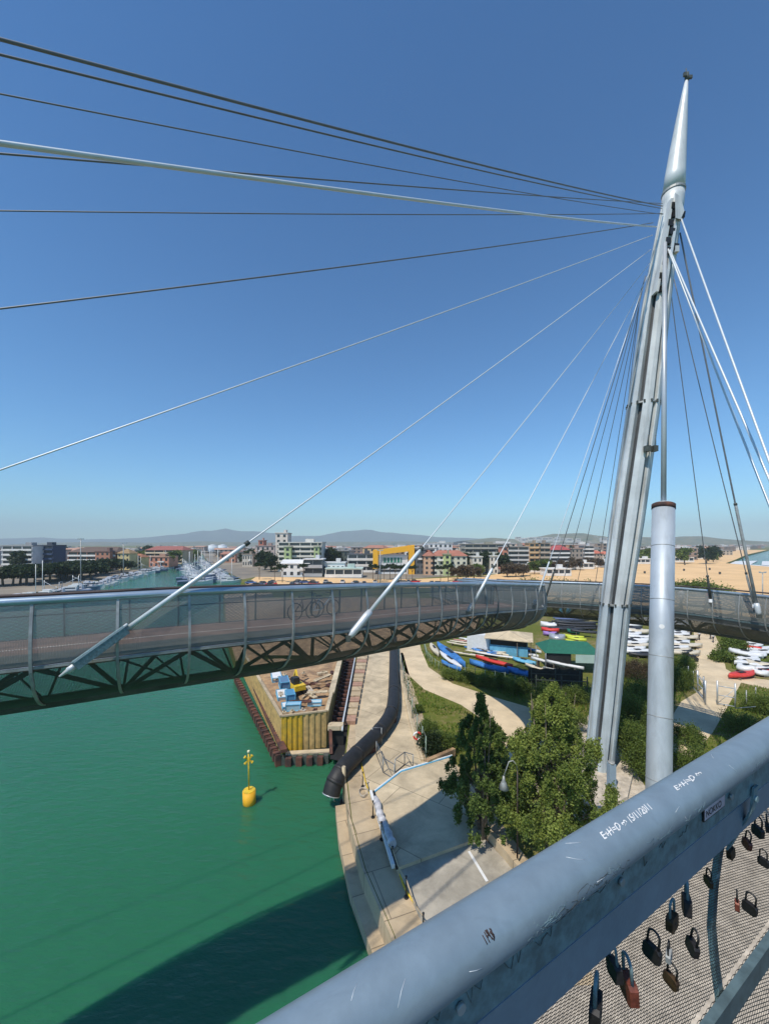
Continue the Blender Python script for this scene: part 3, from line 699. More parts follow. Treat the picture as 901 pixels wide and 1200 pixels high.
# upper anchor plates: pale fins with dark anchor boxes
for y, dx in ((252, -5), (262, -2), (272, -6), (282, -3), (293, -6), (304, -5), (318, -7), (334, -8), (348, -4), (300, 4), (262, 6)):
    c, r = mast_at(y); b = MB(); b.box(c+Vector((dx/F*MZ, -r*.84, 0)), (.34, .34, .42), tilt=Matrix.Rotation(R(8), 3, 'Y')); b.build('anchor_box', M_['darkmetal'], mst)
b = MB(); b.loft([[mast_at(y)[0]+Vector((x/F*MZ, -mast_at(y)[1]*1.0+dy, 0)) for x, dy in ((-9.2+k, 0), (-6.2+k, 0), (-6.2+k, .5), (-9.2+k, .5))] for y, k in ((352, -3), (300, -1), (243, 0))]); b.build('anchor_fin', M_['mast'], mst)
b = MB(); b.loft([[mast_at(y)[0]+Vector((x/F*MZ, -mast_at(y)[1]*1.04+dy, 0)) for x, dy in ((-1.2+k, 0), (1.8+k, 0), (1.8+k, .6), (-1.2+k, .6))] for y, k in ((352, -3), (300, -1), (243, 0))]); b.build('anchor_fin', M_['cable_light'], mst)
# collar and spire
def ringm(y, r, cx=None, n=28):
    c = P(cx, y, MZ); return [c+Vector((math.cos(2*math.pi*k/n)*r, math.sin(2*math.pi*k/n)*r, 0)) for k in range(n)]
b = MB(); b.loft([ringm(262, .58, 784.5), ringm(244, .69, 787), ringm(236, .69, 787.8), ringm(226, .67, 788.6)], smooth=True); b.build('mast_head', M_['mast'], mst)
b = MB(); b.loft([ringm(227, .72, 788.5), ringm(224.5, .72, 788.8)]); b.build('collar', M_['rib'], mst)
b = MB(); b.loft([ringm(y, r, x) for y, r, x in ((225, .67, 788.7), (205, .62, 790.6), (175, .50, 793.9), (145, .37, 797.5), (115, .22, 801.2), (94, .10, 803.9))], smooth=True); b.build('spire', M_['mast'], mst)
c = P(804.3, 91, MZ)
b = MB(); b.tube([c+Vector((0, 0, -.25)), c+Vector((0, 0, .3))], .13, 10); b.box(c+Vector((.22, 0, .05)), (.3, .12, .2)); b.box(c+Vector((-.2, -.1, .1)), (.22, .12, .25)); b.tube([c+Vector((-.05, 0, .2)), c+Vector((-.05, 0, .65))], .03, 6); b.build('beacon', M_['truss'], mst)
# bracket for the right back stays
bk = P(799, 248, MZ); hb, hr = mast_at(236)
b = MB(); b.loft([[P(x, y, MZ+dz) for x, y in ((790.5, 226), (797, 230), (801.5, 247), (797, 257), (791, 255))] for dz in (-1.05, -.8)]); b.build('stay_bracket', M_['mast'], mst)
c, r = mast_at(303); b = MB(); b.box(c+Vector((.3, -r*.9, 0)), (.26, .3, .4)); b.build('stay_bracket', M_['mast'], mst)
place(mst)
# foundation block
b = MB(); base = [G(x, y, 1.5).to_2d() for x, y in ((670, 905), (700, 888), (730, 893), (742, 908), (735, 940), (705, 955), (680, 945))]
b.prism(base, 1.3, 1.85); fnd = b.build('mast_foundation', M_['stone']); tag(fnd, 'pale stone foundation block with graffiti under the foot of the mast', 'foundation')
e = empty('control_post', G(716, 922, 1.85)); tag(e, 'weathered blue-grey equipment post standing beside the mast foot', 'equipment post')
b = MB(); b.box((0, 0, .75), (.42, .35, 1.5)); b.build('cabinet', cmat((.25, .34, .42)), e)
b = MB(); b.tube([(0, -.0, 1.5), (0, 0, 1.62)], .2, 12); b.build('cap', M_['rib'], e)
b = MB(); b.box((0, 0, .05), (.6, .5, .12)); b.build('base_plate', M_['rib'], e)
# ------------------------------------------------------------------ back stay: big cylinder with rod
Pb, Pt = P(771.5, 915, 20.6), P(777, 592, 23.7); axis = (Pt-Pb).normalized(); foot = Pb+axis*((1.5-Pb.z)/axis.z)
tie = empty('backstay_column', foot); tag(tie, 'thick smooth blue-grey steel tube beside the mast with a slim rod rising from its top', 'column')
b = MB(); b.tube([foot-axis*.3, Pb, (Pb+Pt)/2, Pt-axis*.25], .585, 48); b.build('tube', M_['pillar'], tie)
b = MB(); b.tube([Pt-axis*.25, Pt+axis*.03], .61, 48); b.build('collar', M_['rust'], tie)
b = MB(); b.tube([Pt+axis*.03, Pt+axis*.10], .50, 40); b.build('cap', M_['pillar'], tie)
Te = P(778.5, 285, 26.9)
for k in range(1, 6):
    c = foot.lerp(Pt, k/6+.03); b = MB(); b.tube([c-axis*.02, c+axis*.02], .590, 48); b.build('weld_seam', M_['rib'], tie)
b = MB(); b.tube([Pt, Pt.lerp(Te, .5), Te], [.145, .145, .13], 16); b.build('rod', M_['steel_light'], tie)
b = MB(); c = Pb+axis*((12.75-Pb.z)/axis.z); fr = Vector((-c.x+.9, -c.y, 0)).normalized(); fr = (fr-axis*fr.dot(axis)).normalized(); b.tube([c+fr*.55, c+fr*.595], .13, 14); b.build('round_sticker', M_['white'], tie)
place(tie)
# ------------------------------------------------------------------ stay cables
def cable(name_label, top, end, r, m, sag=0.0, sleeve=None, anchor=None, kink=None):
    top, end = Vector(top), Vector(end); top = top+(top-end).normalized()*(.9 if top.x < 19.6 else .2); L = (end-top).length; n = 24
    t_ = empty('stay_cable', end); tag(t_, name_label, 'cable', 'stay cables from the mast to the decks')
    def at(k): p = top.lerp(end, k); return p-Vector((0, 0, sag*4*k*(1-k)))
    d = (end-at(.97)).normalized(); stop = 1.0
    if anchor: stop = 1-anchor[0]/L
    ks = [i/n*stop for i in range(n+1)]
    b = MB(); b.tube([at(k) for k in ks], r, 8); b.build('cable', m, t_)
    if sleeve:
        k0 = 1-sleeve[0]/L; b = MB(); b.tube([at(k0), at(k0+.3/L), at((k0+stop)/2), at(stop)], [r*1.25, sleeve[1], sleeve[1], sleeve[1]], 14); b.build('sleeve', sleeve[2], t_)
        b = MB(); b.tube([at(k0)-d*.02, at(k0)+d*.12], sleeve[1]*1.12, 14); b.build('sleeve_ring', M_['truss'], t_)
    if anchor:
        a0 = at(stop); L2 = anchor[0]; w = anchor[1]
        if anchor[2] == 'box':
            b = MB(); b.bar(a0-d*.1, end-d*.35, w, w*1.1); b.build('socket', M_['rib_near'], t_)
            b = MB(); b.bar(a0-d*.12+Vector((0, 0, w*.56)), end-d*.33+Vector((0, 0, w*.56)), w*1.1, .03); b.build('cover_plate', M_['cable_light'], t_)
            b = MB(); b.tube([end-d*.38, end-d*.2, end-d*.18, end], [w*.36, w*.36, w*.26, w*.12], 12); b.build('end_nut', M_['cable_light'], t_)
        else:
            b = MB(); b.tube([a0-d*.05, a0+d*.2, end-d*.25, end], [w*.5, w*.6, w*.6, w*.3], 12); b.build('socket', M_['cable_light'], t_)
            b = MB(); b.box(end, (w*.8, w*.8, w*1.0)); b.build('clevis', M_['truss'], t_)
    place(t_); return t_
mp = lambda x, y, dz=-1.0: P(x, y, MZ+dz)
c_, g_ = M_['cable'], M_['cable_light']
def ext(top, px, py, Y, f, sag=0):      # carry the line from the mast through a point seen at the frame edge and on
    k = 1/(1+f); q = P(px, py, Y)+Vector((0, 0, sag*4*k*(1-k))); return q+(q-Vector(top))*f
cable('uppermost stay cable leaving the left side of the picture', mp(771, 240), ext(mp(771, 240), 0, 46, 7, .75, .55), .030, c_, .55)
cable('second stay cable from the top at the left edge', mp(770, 243), ext(mp(770, 243), 0, 64, 7.2, .75, .5), .022, c_, .5)
cable('third stay cable from the top at the left edge', mp(770, 250), ext(mp(770, 250), 0, 110, 9, .65, .45), .017, c_, .45)
cable('thick pale stay cable, the heaviest of those leaving to the left', mp(764, 265), ext(mp(764, 265), 0, 168, 6.5, .8, .45), .045, g_, .45)
cable('thin dark stay cable running close above the thick pale one', mp(770, 238), ext(mp(770, 238), 0, 180, 8, .6, .2), .020, c_, .2)
cable('level stay cable crossing the left half of the sky', mp(768, 250), ext(mp(768, 250), 0, 247, 12, .9, .35), .020, c_, .35)
cable('gently falling stay cable below the level one', mp(757, 262), ext(mp(757, 262), 0, 362, 11, .55, .35), .026, c_, .35)
e7 = A.pt(A.from_px(0, 12, 60)-10.5, .2, -1.55)
cable('stay cable falling from mast to the left edge at mid height', mp(757, 278), ext(mp(757, 278), 0, 551, 10.5, .68, .25), .022, g_, .25)
def anchA(px, dv=-1.45): return A.pt(A.from_px(px, 10, 62), .30, dv)
cable('stay cable with a long sleeve and box socket on the left part of the deck', mp(757, 296), P(70, 793, 9.0), .022, g_, .15, (5.3, .062, g_), (1.5, .20, 'box'))
cable('stay cable with white sleeve anchored halfway along the left deck', mp(757, 313), P(408, 748, 13.6), .022, g_, .12, (4.6, .075, g_), (1.2, .22, 'tube'))
cable('stay cable anchored near the rounded end of the left deck', mp(755, 330), P(548, 719, 19.4), .022, g_, .12, (2.9, .075, g_), (.5, .24, 'tube'))
cable('pale stay cable to the far curve of the left deck', mp(752, 338), P(625, 711, 24.5), .022, g_, .1, (3.2, .05, g_), (.4, .22, 'tube'))
cable('dark stay cable landing just past the end of the left deck', mp(751, 340), P(635, 714, 31), .028, c_, .1, (3.4, .07, M_['truss']), (.3, .2, 'tube'))
for i, (x, y, Y, tx, ty, lb) in enumerate(((654, 702, 36.2, 750, 345, 'first'), (672, 701, 35.5, 750, 350, 'second'), (694, 703, 34.6, 749, 355, 'third'), (708, 704, 33.6, 748, 362, 'fourth'))):
    cable('thin grey stay cable to the deck behind the mast, %s after the dark one' % lb, mp(tx, ty, .2), P(x, y, Y), .022, c_, .1, (1.6, .05, M_['truss']), (.3, .22, 'tube'))
cable('white back stay leaving the right edge, the outermost of three', P(798, 257, MZ-1.0), ext(P(798, 257, MZ-1.0), 901, 541, 17, .55, .1), .050, g_, .1)
cable('white back stay starting lower on the mast, the upper of its pair', P(787, 299, MZ-1.2), ext(P(787, 299, MZ-1.2), 901, 562, 17.5, .5, .1), .050, g_, .1)
cable('white back stay starting lower on the mast, the lower of its pair', P(786, 301, MZ-1.3), ext(P(786, 301, MZ-1.3), 901, 592, 18, .42, .1), .050, g_, .1)
cable('grey stay cable to the right deck, the outer of the joined two', P(797, 276, MZ-.5), P(889, 722, 24.9), .048, c_, .25, (7.5, .085, M_['rib']), (.8, .26, 'tube'))
cable('grey stay cable to the right deck, the inner of the joined two', P(790, 330, MZ-.5), P(885, 716, 25.2), .028, c_, .25, (2.6, .06, M_['rib']), (.4, .2, 'tube'))
cable('thin dark stay cable to the deck right of the steel column', P(786, 345, MZ-.4), P(833, 709, 27.9), .026, c_, .2, (2.2, .075, M_['truss']), (.4, .22, 'tube'))
# ------------------------------------------------------------------ buoy
by = empty('buoy', G(292.5, 941, 0)); tag(by, 'yellow channel buoy with a cross topmark floating on the green water', 'buoy')
r0 = .42
b = MB(); b.tube([(0, 0, -.4), (0, 0, .85)], r0, 28); b.build('float', M_['orange_y'], by)
b = MB(); b.tube([(0, 0, .851), (0, 0, .90)], r0*.93, 28); b.build('lid', M_['yellow'], by)
b = MB(); b.tube([(0, 0, .9), (.06, 0, 3.4)], .045, 10); b.build('pole', M_['yellow'], by)
for s in (-1, 1):
    b = MB(); b.bar((.05-s*.22, 0, 2.72), (.05+s*.22, 0, 3.16), .07, .10); b.tube([(.05-s*.25, 0, 2.69), (.05-s*.20, 0, 2.74)], .1, 8); b.tube([(.05+s*.25, 0, 3.19), (.05+s*.20, 0, 3.14)], .1, 8); b.build('topmark', M_['yellow'], by)
b = MB(); b.tube([(.06, 0, 3.4), (.06, 0, 3.55)], .08, 10); b.build('lantern', cmat((.8, .78, .5)), by)
by.rotation_euler = (0, R(-2), .4)
# ------------------------------------------------------------------ cofferdam, piles, pipe
cf = empty('cofferdam', G(330, 882, .6)); tag(cf, 'yellow and weathered sheet-walled cofferdam filled with earth, standing in the river beside the quay', 'cofferdam')
zt = 3.35
TL, FL, FR, TR = G(284, 762, zt), G(330, 840, zt), G(383, 833.5, zt), G(401, 764, zt)
def corr(b, a, c, z0, z1, pitch=.42, dep=.07, off=0):
    a, c = Vector(a), Vector(c); d = (c-a).to_2d(); L = d.length; d /= L; n = Vector((d.y, -d.x)); N = int(L/pitch)
    pts = []
    for i in range(N):
        s0 = L*i/N
        for f, o in ((0, 0), (.38, 0), (.46, dep), (.88, dep), (.96, 0)):
            q = a.to_2d()+d*(s0+f*L/N)+n*(o+off); pts.append(q)
    pts.append(a.to_2d()+d*L+n*off)
    grid_strip(b, [[(p.x, p.y, z0), (p.x, p.y, z1)] for p in pts])
    b.smooth = [False]*len(b.smooth)
mid = FL.lerp(FR, .46)
b = MB(); corr(b, FL, mid, .35, zt); b.build('front_wall_yellow', M_['yellow_sheet'], cf)
b = MB(); corr(b, mid, FR, .35, zt-.01); b.build('front_wall_weathered', M_['ochre_sheet'], cf)
b = MB(); corr(b, TL, FL, .35, zt); b.build('side_wall', M_['ochre_sheet'], cf)
b = MB(); corr(b, FR, TR, .35, zt); b.build('inner_side_wall', M_['ochre_sheet'], cf)
b = MB(); b.bar(TL+Vector((0, 0, .06)), FL+Vector((0, 0, .06)), .28, .14); b.bar(FL+Vector((0, 0, .064)), FR+Vector((0, 0, .064)), .20, .12); b.build('top_beam', M_['concrete'], cf)
k1 = FR.lerp(TR, .22)
b = MB(); b.bar(k1+Vector((0, 0, .068)), TR+Vector((0, 0, .068)), .55, .16); b.bar(FR+Vector((0, 0, .062)), k1+Vector((0, 0, .062)), .3, .12); b.build('coping', M_['concrete_pale'], cf)
b = MB(); ins = Vector((.25, .25, 0)); rows = []
for j in range(14):
    t = j/13; l = FL.lerp(TL, t); r = FR.lerp(TR, t); row = []
    for i in range(14):
        s = i/13; p = l.lerp(r, .05+.90*s); p.z = 2.35+.55*mnoise.noise(p*.5)+.25*mnoise.noise(p*1.6)
        row.append(p)
    rows.append(row)
grid_strip(b, rows); b.build('earth_fill', M_['earth'], cf)
# dark sheet piles at the waterline, in front and along the side
def piles(name, a, c, z0, z1, m, n, rad=.16, capm=None):
    b = MB(); a, c = Vector(a), Vector(c)
    for i in range(n):
        p = a.lerp(c, (i+.5)/n); w = (c-a).length/n
        d = (c-a).normalized(); s = 1 if i % 2 else -1; nn = Vector((d.y, -d.x, 0))
        q = p+nn*(.12*s)
        b.bar(q-d*w*.5, q+d*w*.5, .09, .01); b.box((q.x, q.y, (z0+z1)/2), (w*.92, .12, z1-z0), rz=math.atan2(d.y, d.x))
    return b.build(name, m, cf)
o1 = Vector((-1.0, -1.0, 0))
sideA, sideB = G(276, 790, .9), G(327, 886, .9)
N = 26
for i in range(N):
    p = sideA.lerp(sideB, (i+.5)/N); b = MB(); b.box((p.x, p.y, .15), (.42, .5, 1.5), rz=.5); b.box((p.x-.1, p.y, .96), (.5, .34, .12), rz=.5); b.build('pile', M_['rust'], cf)
b = MB(); b.bar(G(292, 790, 1.25), G(333, 880, 1.25), .5, .25); b.build('waler', M_['rust'], cf)
N = 9; fa, fb = G(330, 888, .5), G(385, 886, .5)
for i in range(N):
    p = fa.lerp(fb, (i+.5)/N); b = MB(); b.box((p.x, p.y-(.25 if i % 2 else 0), 0), (.46, .4, 1.3)); b.build('pile', M_['rust'] if i % 2 else M_['truss'], cf)
b = MB(); b.bar(G(335, 883, .65), G(386, 880, .65), .5, .14); b.build('footing', M_['concrete_pale'], cf)
place(cf)
# trench with struts between cofferdam and quay
tr = empty('trench_bracing', G(396, 850, 1.2)); tag(tr, 'row of rusty steel struts bracing the narrow trench beside the cofferdam', 'trench bracing')
for i in range(20):
    t = i/19; a = G(388, 850, 1.9).lerp(G(404, 768, 1.9), t); c = G(403, 850, 1.9).lerp(G(416, 768, 1.9), t)
    b = MB(); b.bar(a, c, .22, .26); b.box(tuple((a*.85+c*.15)+Vector((0, 0, .22))), (.3, .25, .25)); b.build('strut', M_['rust'], tr)
b = MB(); b.bar(G(402, 845, 2.2), G(417, 766, 2.2), .12, .12); b.bar(G(401, 856, 2.2), G(402, 845, 2.2), .12, .12); b.build('pipe_rail', M_['cable_light'], tr)
b = MB(); b.box(G(393.5, 851, 2.1), (1.25, .8, .35)); b.build('cross_beam', M_['concrete_pale'], tr)
b = MB(); b.sheet(gp([(387, 884), (404, 888), (408, 850), (418, 766), (404, 766), (388, 852)], .9), .55); b.build('trench_floor', M_['black'], tr)
b = MB(); b.box(G(395, 868, .9)+Vector((0, 0, -.2)), (1.1, .1, 2.4)); b.build('trench_gate', M_['black'], tr)
b = MB(); b.bar(G(388, 884, .6), G(387, 850, 2.2), .25, .25); b.build('post', M_['rust'], tr)
place(tr)
for i in range(15):
    t = i/14; a = G(405, 846, 1.5).lerp(G(419, 770, 1.5), t); c = G(417, 846, 1.5).lerp(G(431, 770, 1.5), t)
    b = MB(); w = (G(405, 846, 1.5)-G(419, 770, 1.5)).length/15
    b.box(tuple((a+c)/2+Vector((0, 0, .18))), ((c-a).length, w*.86, .36)); o = b.build('timber_mat', M_['concrete'] if i % 3 else mat('pinkish_mat', (.40, .24, .17), .9)); tag(o, 'timber and concrete mat laid side by side along the trench edge', 'timber mat', 'mats along the trench edge')
pp = empty('discharge_pipe', G(438, 865, 1.5)); tag(pp, 'fat black rubber discharge pipe lying along the quay and bending out over the water', 'pipe')
pc = [(461, 748, 2.15), (461.5, 790, 2.15), (461, 820, 2.15), (457, 838, 2.15), (445, 856, 2.15), (426, 876, 2.15), (408, 894, 2.12), (397, 908, 1.9), (391, 920, 1.45), (388, 931, .95)]
pts = catmull([G(x, y, z) for x, y, z in pc], 5)
b = MB(); b.tube(pts, .58, 24, False); b.build('pipe_wall', M_['rubber'], pp)
b = MB(); b.tube(pts[-8:], .50, 24, False); b.build('pipe_lining', M_['black'], pp)
for i in (8, 14, 20, 27, 34, 38):
    d = (pts[i+1]-pts[i]).normalized(); b = MB(); b.tube([pts[i]-d*.12, pts[i]+d*.12], .605, 24); b.build('band', M_['rubber'], pp)
d = (pts[-1]-pts[-2]).normalized(); sd = d.cross(Vector((0, 0, 1))).normalized()
for k in (-.32, 0, .32):
    b = MB(); b.tube([pts[-1]-d*.1+sd*k+Vector((0, 0, .5)), pts[-1]+d*.25+sd*k, pts[-1]+sd*k-d*.1+Vector((0, 0, -.45))], .035, 6); b.build('grating_bar', M_['steel_light'], pp)
b = MB(); ring = [pts[-1]+(sd*math.cos(a)+d.cross(sd)*math.sin(a))*.55 for a in np.linspace(0, 2*math.pi, 25)]; b.tube(ring, .045, 6); b.build('rim', M_['steel_light'], pp)
for x, y in ((455, 850), (430, 885), (405, 905)):
    b = MB(); b.box(G(x, y-3, 1.65), (1.6, .35, .4), rz=.7); b.build('saddle', M_['rust'], pp)
place(pp)
pl = empty('mooring_pile', G(404, 945, 0)); tag(pl, 'slim pale mooring pile in the water beside the quay corner', 'pile'); b = MB(); b.tube([(0, 0, -.5), (-.08, .1, 2.6)], .12, 10); b.build('post', M_['concrete_pale'], pl); b = MB(); b.box((0, 0, .2), (.6, .5, .3)); b.build('fender', M_['black'], pl)
# portable barrier frames lying by the ramp
def frame_obj(pts, label, hts):
    e = empty('barrier_frame', pts[0]); tag(e, label, 'barrier frame'); b = MB()
    for i in range(len(pts)-1):
        b.tube([pts[i], pts[i+1]], .03, 6); b.tube([pts[i]+Vector((0, 0, hts)), pts[i+1]+Vector((0, 0, hts))], .03, 6)
        b.tube([pts[i]+Vector((0, 0, hts)), pts[i+1]], .02, 6)
    b.build('rails', M_['cable'], e)
    for p in pts: b = MB(); b.tube([p, p+Vector((0, 0, hts))], .035, 6); b.build('upright', M_['rib'], e)
    place(e)
frame_obj([G(441, 884, 1.55), G(449, 905, 1.55), G(462, 913, 1.55)], 'grey tubular barrier frame standing open near the black pipe', 1.0)
frame_obj([G(463, 905, 1.55), G(474, 896, 1.55), G(484, 899, 1.55)], 'grey tubular barrier frame beside the top edge of the ramp', .9)
frame_obj([G(436, 872, 1.55), G(447, 872, 1.55)], 'tall leaning barrier frame at the bend of the black pipe', 1.3)
# rope railing along the quay walkway
rr2 = empty('rope_railing', G(437, 958, 1.52)); tag(rr2, 'dark bollard posts joined by a sagging chain along the quay walkway', 'railing')
bp_ = [G(x, y, 1.52) for x, y in ((425, 922), (437, 958), (447, 984), (460, 1015), (476, 1052), (496, 1098))]
for p in bp_:
    b = MB(); b.tube([p, p+Vector((0, 0, .05))], .11, 10); b.tube([p+Vector((0, 0, .04)), p+Vector((0, 0, .95))], .035, 8); b.tube([p+Vector((0, 0, .93)), p+Vector((0, 0, .98))], .05, 8); b.build('post', M_['darkmetal'], rr2)
for a, c in zip(bp_[:-1], bp_[1:]):
    b = MB(); b.tube([a.lerp(c, t)+Vector((0, 0, .85-.9*t*(1-t))) for t in np.linspace(0, 1, 9)], .028, 6); b.build('chain', M_['concrete'], rr2)
place(rr2)
hs = MB(); hs.tube(catmull([G(x, y, 1.58) for x, y in ((423, 893), (428, 915), (435, 935), (441, 946), (450, 980), (466, 1017), (474, 1040), (484, 1056), (498, 1078))], 5), .05, 6); tag(hs.build('hose', M_['yellow']), 'yellow hose running along the foot of the ramp', 'hose')
wr = MB(); wr.tube(catmull([G(x, y, 2.15) for x, y in ((440, 934), (444, 950), (448, 962), (454, 975), (460, 990))], 5), [.10, .16, .22, .24, .2]+[.16+.08*abs(math.sin(i)) for i in range(16)], 10); tag(wr.build('rolled_tarpaulin', mat('grubby_white_cloth', (.55, .54, .55), .9, 0, .3, 3, .03, 6)), 'rolled white tarpaulin tied along the left edge of the ramp', 'tarpaulin')
lr = empty('coil_of_rope', G(426, 930, 1.52)); tag(lr, 'loose coil of pale rope on the quay beside the railing', 'rope')
b = MB(); b.tube([(math.cos(a)*(.28+.03*math.sin(3*a)), math.sin(a)*.42, .05+.006*a) for a in np.linspace(0, 18, 60)], .025, 5); b.build('rope', M_['stone'], lr)
# things inside the cofferdam
def crate(px, py, z, dims, rz, m, label, cat='crate', nm='crate', grp=None):
    e = empty(nm, G(px, py, z), rz); tag(e, label, cat, grp); w, d, h = dims
    b = MB(); b.box((0, 0, h/2), (w*.94, d*.94, h*.94)); b.build('load', m, e)
    b = MB()
    for x in (-1, 1):
        for y in (-1, 1): b.box((x*w/2, y*d/2, h/2), (.07, .07, h))
    for z_ in (.04, h): b.box((0, -d/2, z_), (w, .06, .06)); b.box((0, d/2, z_), (w, .06, .06)); b.box((-w/2, 0, z_), (.06, d, .06)); b.box((w/2, 0, z_), (.06, d, .06))
    b.build('frame', M_['lblue'], e)
g = 'frames and bundles along the cofferdam wall'
for i, (x, y, dm, rz, m, lb) in enumerate(((324, 796, (1.0, 2.2, .5), .35, M_['white'], 'long white bundle in a blue frame farthest along the cofferdam wall'), (333, 806, (.9, 2, .9), .35, cmat((.10, .2, .33)), 'dark blue framed bundle in the middle of the cofferdam'), (331, 817, (1.0, 2.2, .4), .35, M_['white'], 'low white bundle against the cofferdam side wall'), (340, 822, (.8, 1.4, .9), .35, cmat((.08, .25, .42)), 'blue frame stack beside the yellow machine'), (344, 832, (1.3, .7, .6), .1, cmat((.3, .5, .62)), 'pale blue bundle at the front wall of the cofferdam'), (336, 830, (.8, 1.1, .35), .35, M_['white'], 'small white bundle in the front left corner of the cofferdam'), (369, 826, (1.2, .7, .35), .1, cmat((.5, .62, .66)), 'pale flat bundle near the right front corner of the cofferdam'))):
    crate(x, y, 2.45, dm, rz, m, lb, 'framed bundle', 'framed_bundle', g)
e = empty('compact_excavator', G(349, 812, 2.5), .6); tag(e, 'small yellow construction machine on the earth inside the cofferdam', 'excavator')
b = MB(); b.box((-.45, 0, .2), (.3, 1.6, .4)); b.box((.45, 0, .2), (.3, 1.6, .4)); b.build('tracks', M_['black'], e)
b = MB(); b.box((0, -.1, .7), (1.1, 1.3, .5)); b.build('body', M_['yellow'], e); b = MB(); b.box((-.2, .1, 1.25), (.6, .7, .7)); b.build('cab', M_['darkmetal'], e)
b = MB(); b.bar((.2, .4, .9), (.3, 1.3, 1.9), .18, .2); b.bar((.3, 1.3, 1.9), (.35, 2.0, .9), .15, .16); b.build('boom', M_['yellow'], e); b = MB(); b.box((.35, 2.05, .7), (.5, .35, .45)); b.build('bucket', M_['darkmetal'], e)
for x, y, l, rz, lb in ((355, 800, 2.2, -.8, 'rusty plate lying behind the yellow machine'), (372, 812, 2.0, .2, 'pale board on the earth fill right of the machine'), (352, 823, 2.0, .1, 'dark slab resting across the frames near the front wall'), (378, 795, 2.5, 1.0, 'long plank leaning near the right cofferdam wall')):
    b = MB(); b.box((0, 0, .08), (l, .45, .1)); b.box((0, .1, .15), (l*.8, .1, .05)); o = b.build('plank', M_['rust'] if 'rusty' in lb or 'dark' in lb else M_['concrete_pale']); o.location = G(x, y, 2.85); o.rotation_euler = (0, 0, rz); tag(o, lb, 'plank')
for i in range(26):
    x, y = random.uniform(322, 392), random.uniform(785, 836)
    if x > 398-(y-785)*.3 or x < 305+(y-785)*.45: continue
    z_ = 2.75; b = MB(); l = random.uniform(.3, 1.6); b.box((0, 0, .05), (l, random.uniform(.15, .5), random.uniform(.05, .25))); b.box((.1*l, .02, .2), (l*.3, .12, .12))
    o = b.build('rubble_piece', random.choice([M_['stone'], M_['concrete_pale'], M_['rust'], M_['earth'], M_['concrete']])); o.location = G(x, y, z_); o.rotation_euler = (0, random.uniform(-.1, .1), random.uniform(0, 3)); tag(o, 'small piece of building rubble on the earth in the cofferdam', 'rubble', 'rubble on the cofferdam fill')
# fence of slim posts along the grass
fe = empty('wire_fence', G(483, 850, 1.5)); tag(fe, 'slim grey-green posts and wires fencing the quay from the grass', 'fence')
fp = [G(x, y, 1.5) for x, y in ((468, 770), (470, 785), (473, 800), (478, 820), (483, 842), (489, 864), (495, 880), (499, 893))]
for p in fp: b = MB(); b.tube([p, p+Vector((0, 0, 1.9))], .04, 6); b.build('post', mat('fence_green', (.25, .33, .26), .6) if p is fp[0] else bpy.data.materials['fence_green'], fe)
for h in (.3, .8, 1.3, 1.8):
    b = MB()
    for a, c in zip(fp[:-1], fp[1:]): b.tube([a+Vector((0, 0, h)), c+Vector((0, 0, h))], .012, 4)
    b.build('wire', M_['rib'], fe)
place(fe)
b = MB()
for a, c in zip(fp[:-1], fp[1:]): b.bar(a+Vector((-.25, 0, .05)), c+Vector((-.25, 0, .05)), .22, .3)
tag(b.build('kerb', M_['concrete_pale']), kind='structure')
e = empty('lifebuoy_stand', G(489, 876, 1.5)); tag(e, 'red and white lifebuoy hung on a post at the quay fence', 'lifebuoy'); b = MB(); b.tube([(0, 0, 0), (0, 0, 1.3)], .05, 8); b.build('post', M_['darkmetal'], e)
for m, s0 in (('red', 0), ('white', 1), ('red', 2), ('white', 3)):
    b = MB(); b.tube([(math.cos(a)*.28, -.08, .95+math.sin(a)*.28) for a in np.linspace(s0*math.pi/2, (s0+1)*math.pi/2, 8)], .075, 8); b.build('ring_quarter', M_[m], e)
# street lamp among the trees
e = empty('street_lamp', G(606, 1012, 1.5)); tag(e, 'grey street lamp with a bell shade on a hooked arm, rising among the two trees', 'street lamp')
L0 = G(606, 1012, 1.5); Y = L0.y; top = P(604, 903, Y)-L0; sh = P(590, 912, Y)-L0
b = MB(); b.tube([(0, 0, 0), (0, 0, top.z*.6), (0, 0, top.z)], [.045, .038, .03], 10); b.build('pole', M_['brown_rail'], e)
b = MB(); b.tube([(0, 0, top.z), (-.05, 0, top.z+.3), (-.22, 0, top.z+.5), (-.42, 0, top.z+.45), (sh.x, 0, sh.z+.1)], .03, 8); b.build('arm', M_['rib'], e)
b = MB(); b.tube([(sh.x, 0, sh.z+.12), (sh.x, 0, sh.z-.1), (sh.x, 0, sh.z-.2), (sh.x, 0, sh.z-.5)], [.05, .08, .13, .26], 16); b.build('lamp_shade', M_['rib'], e)
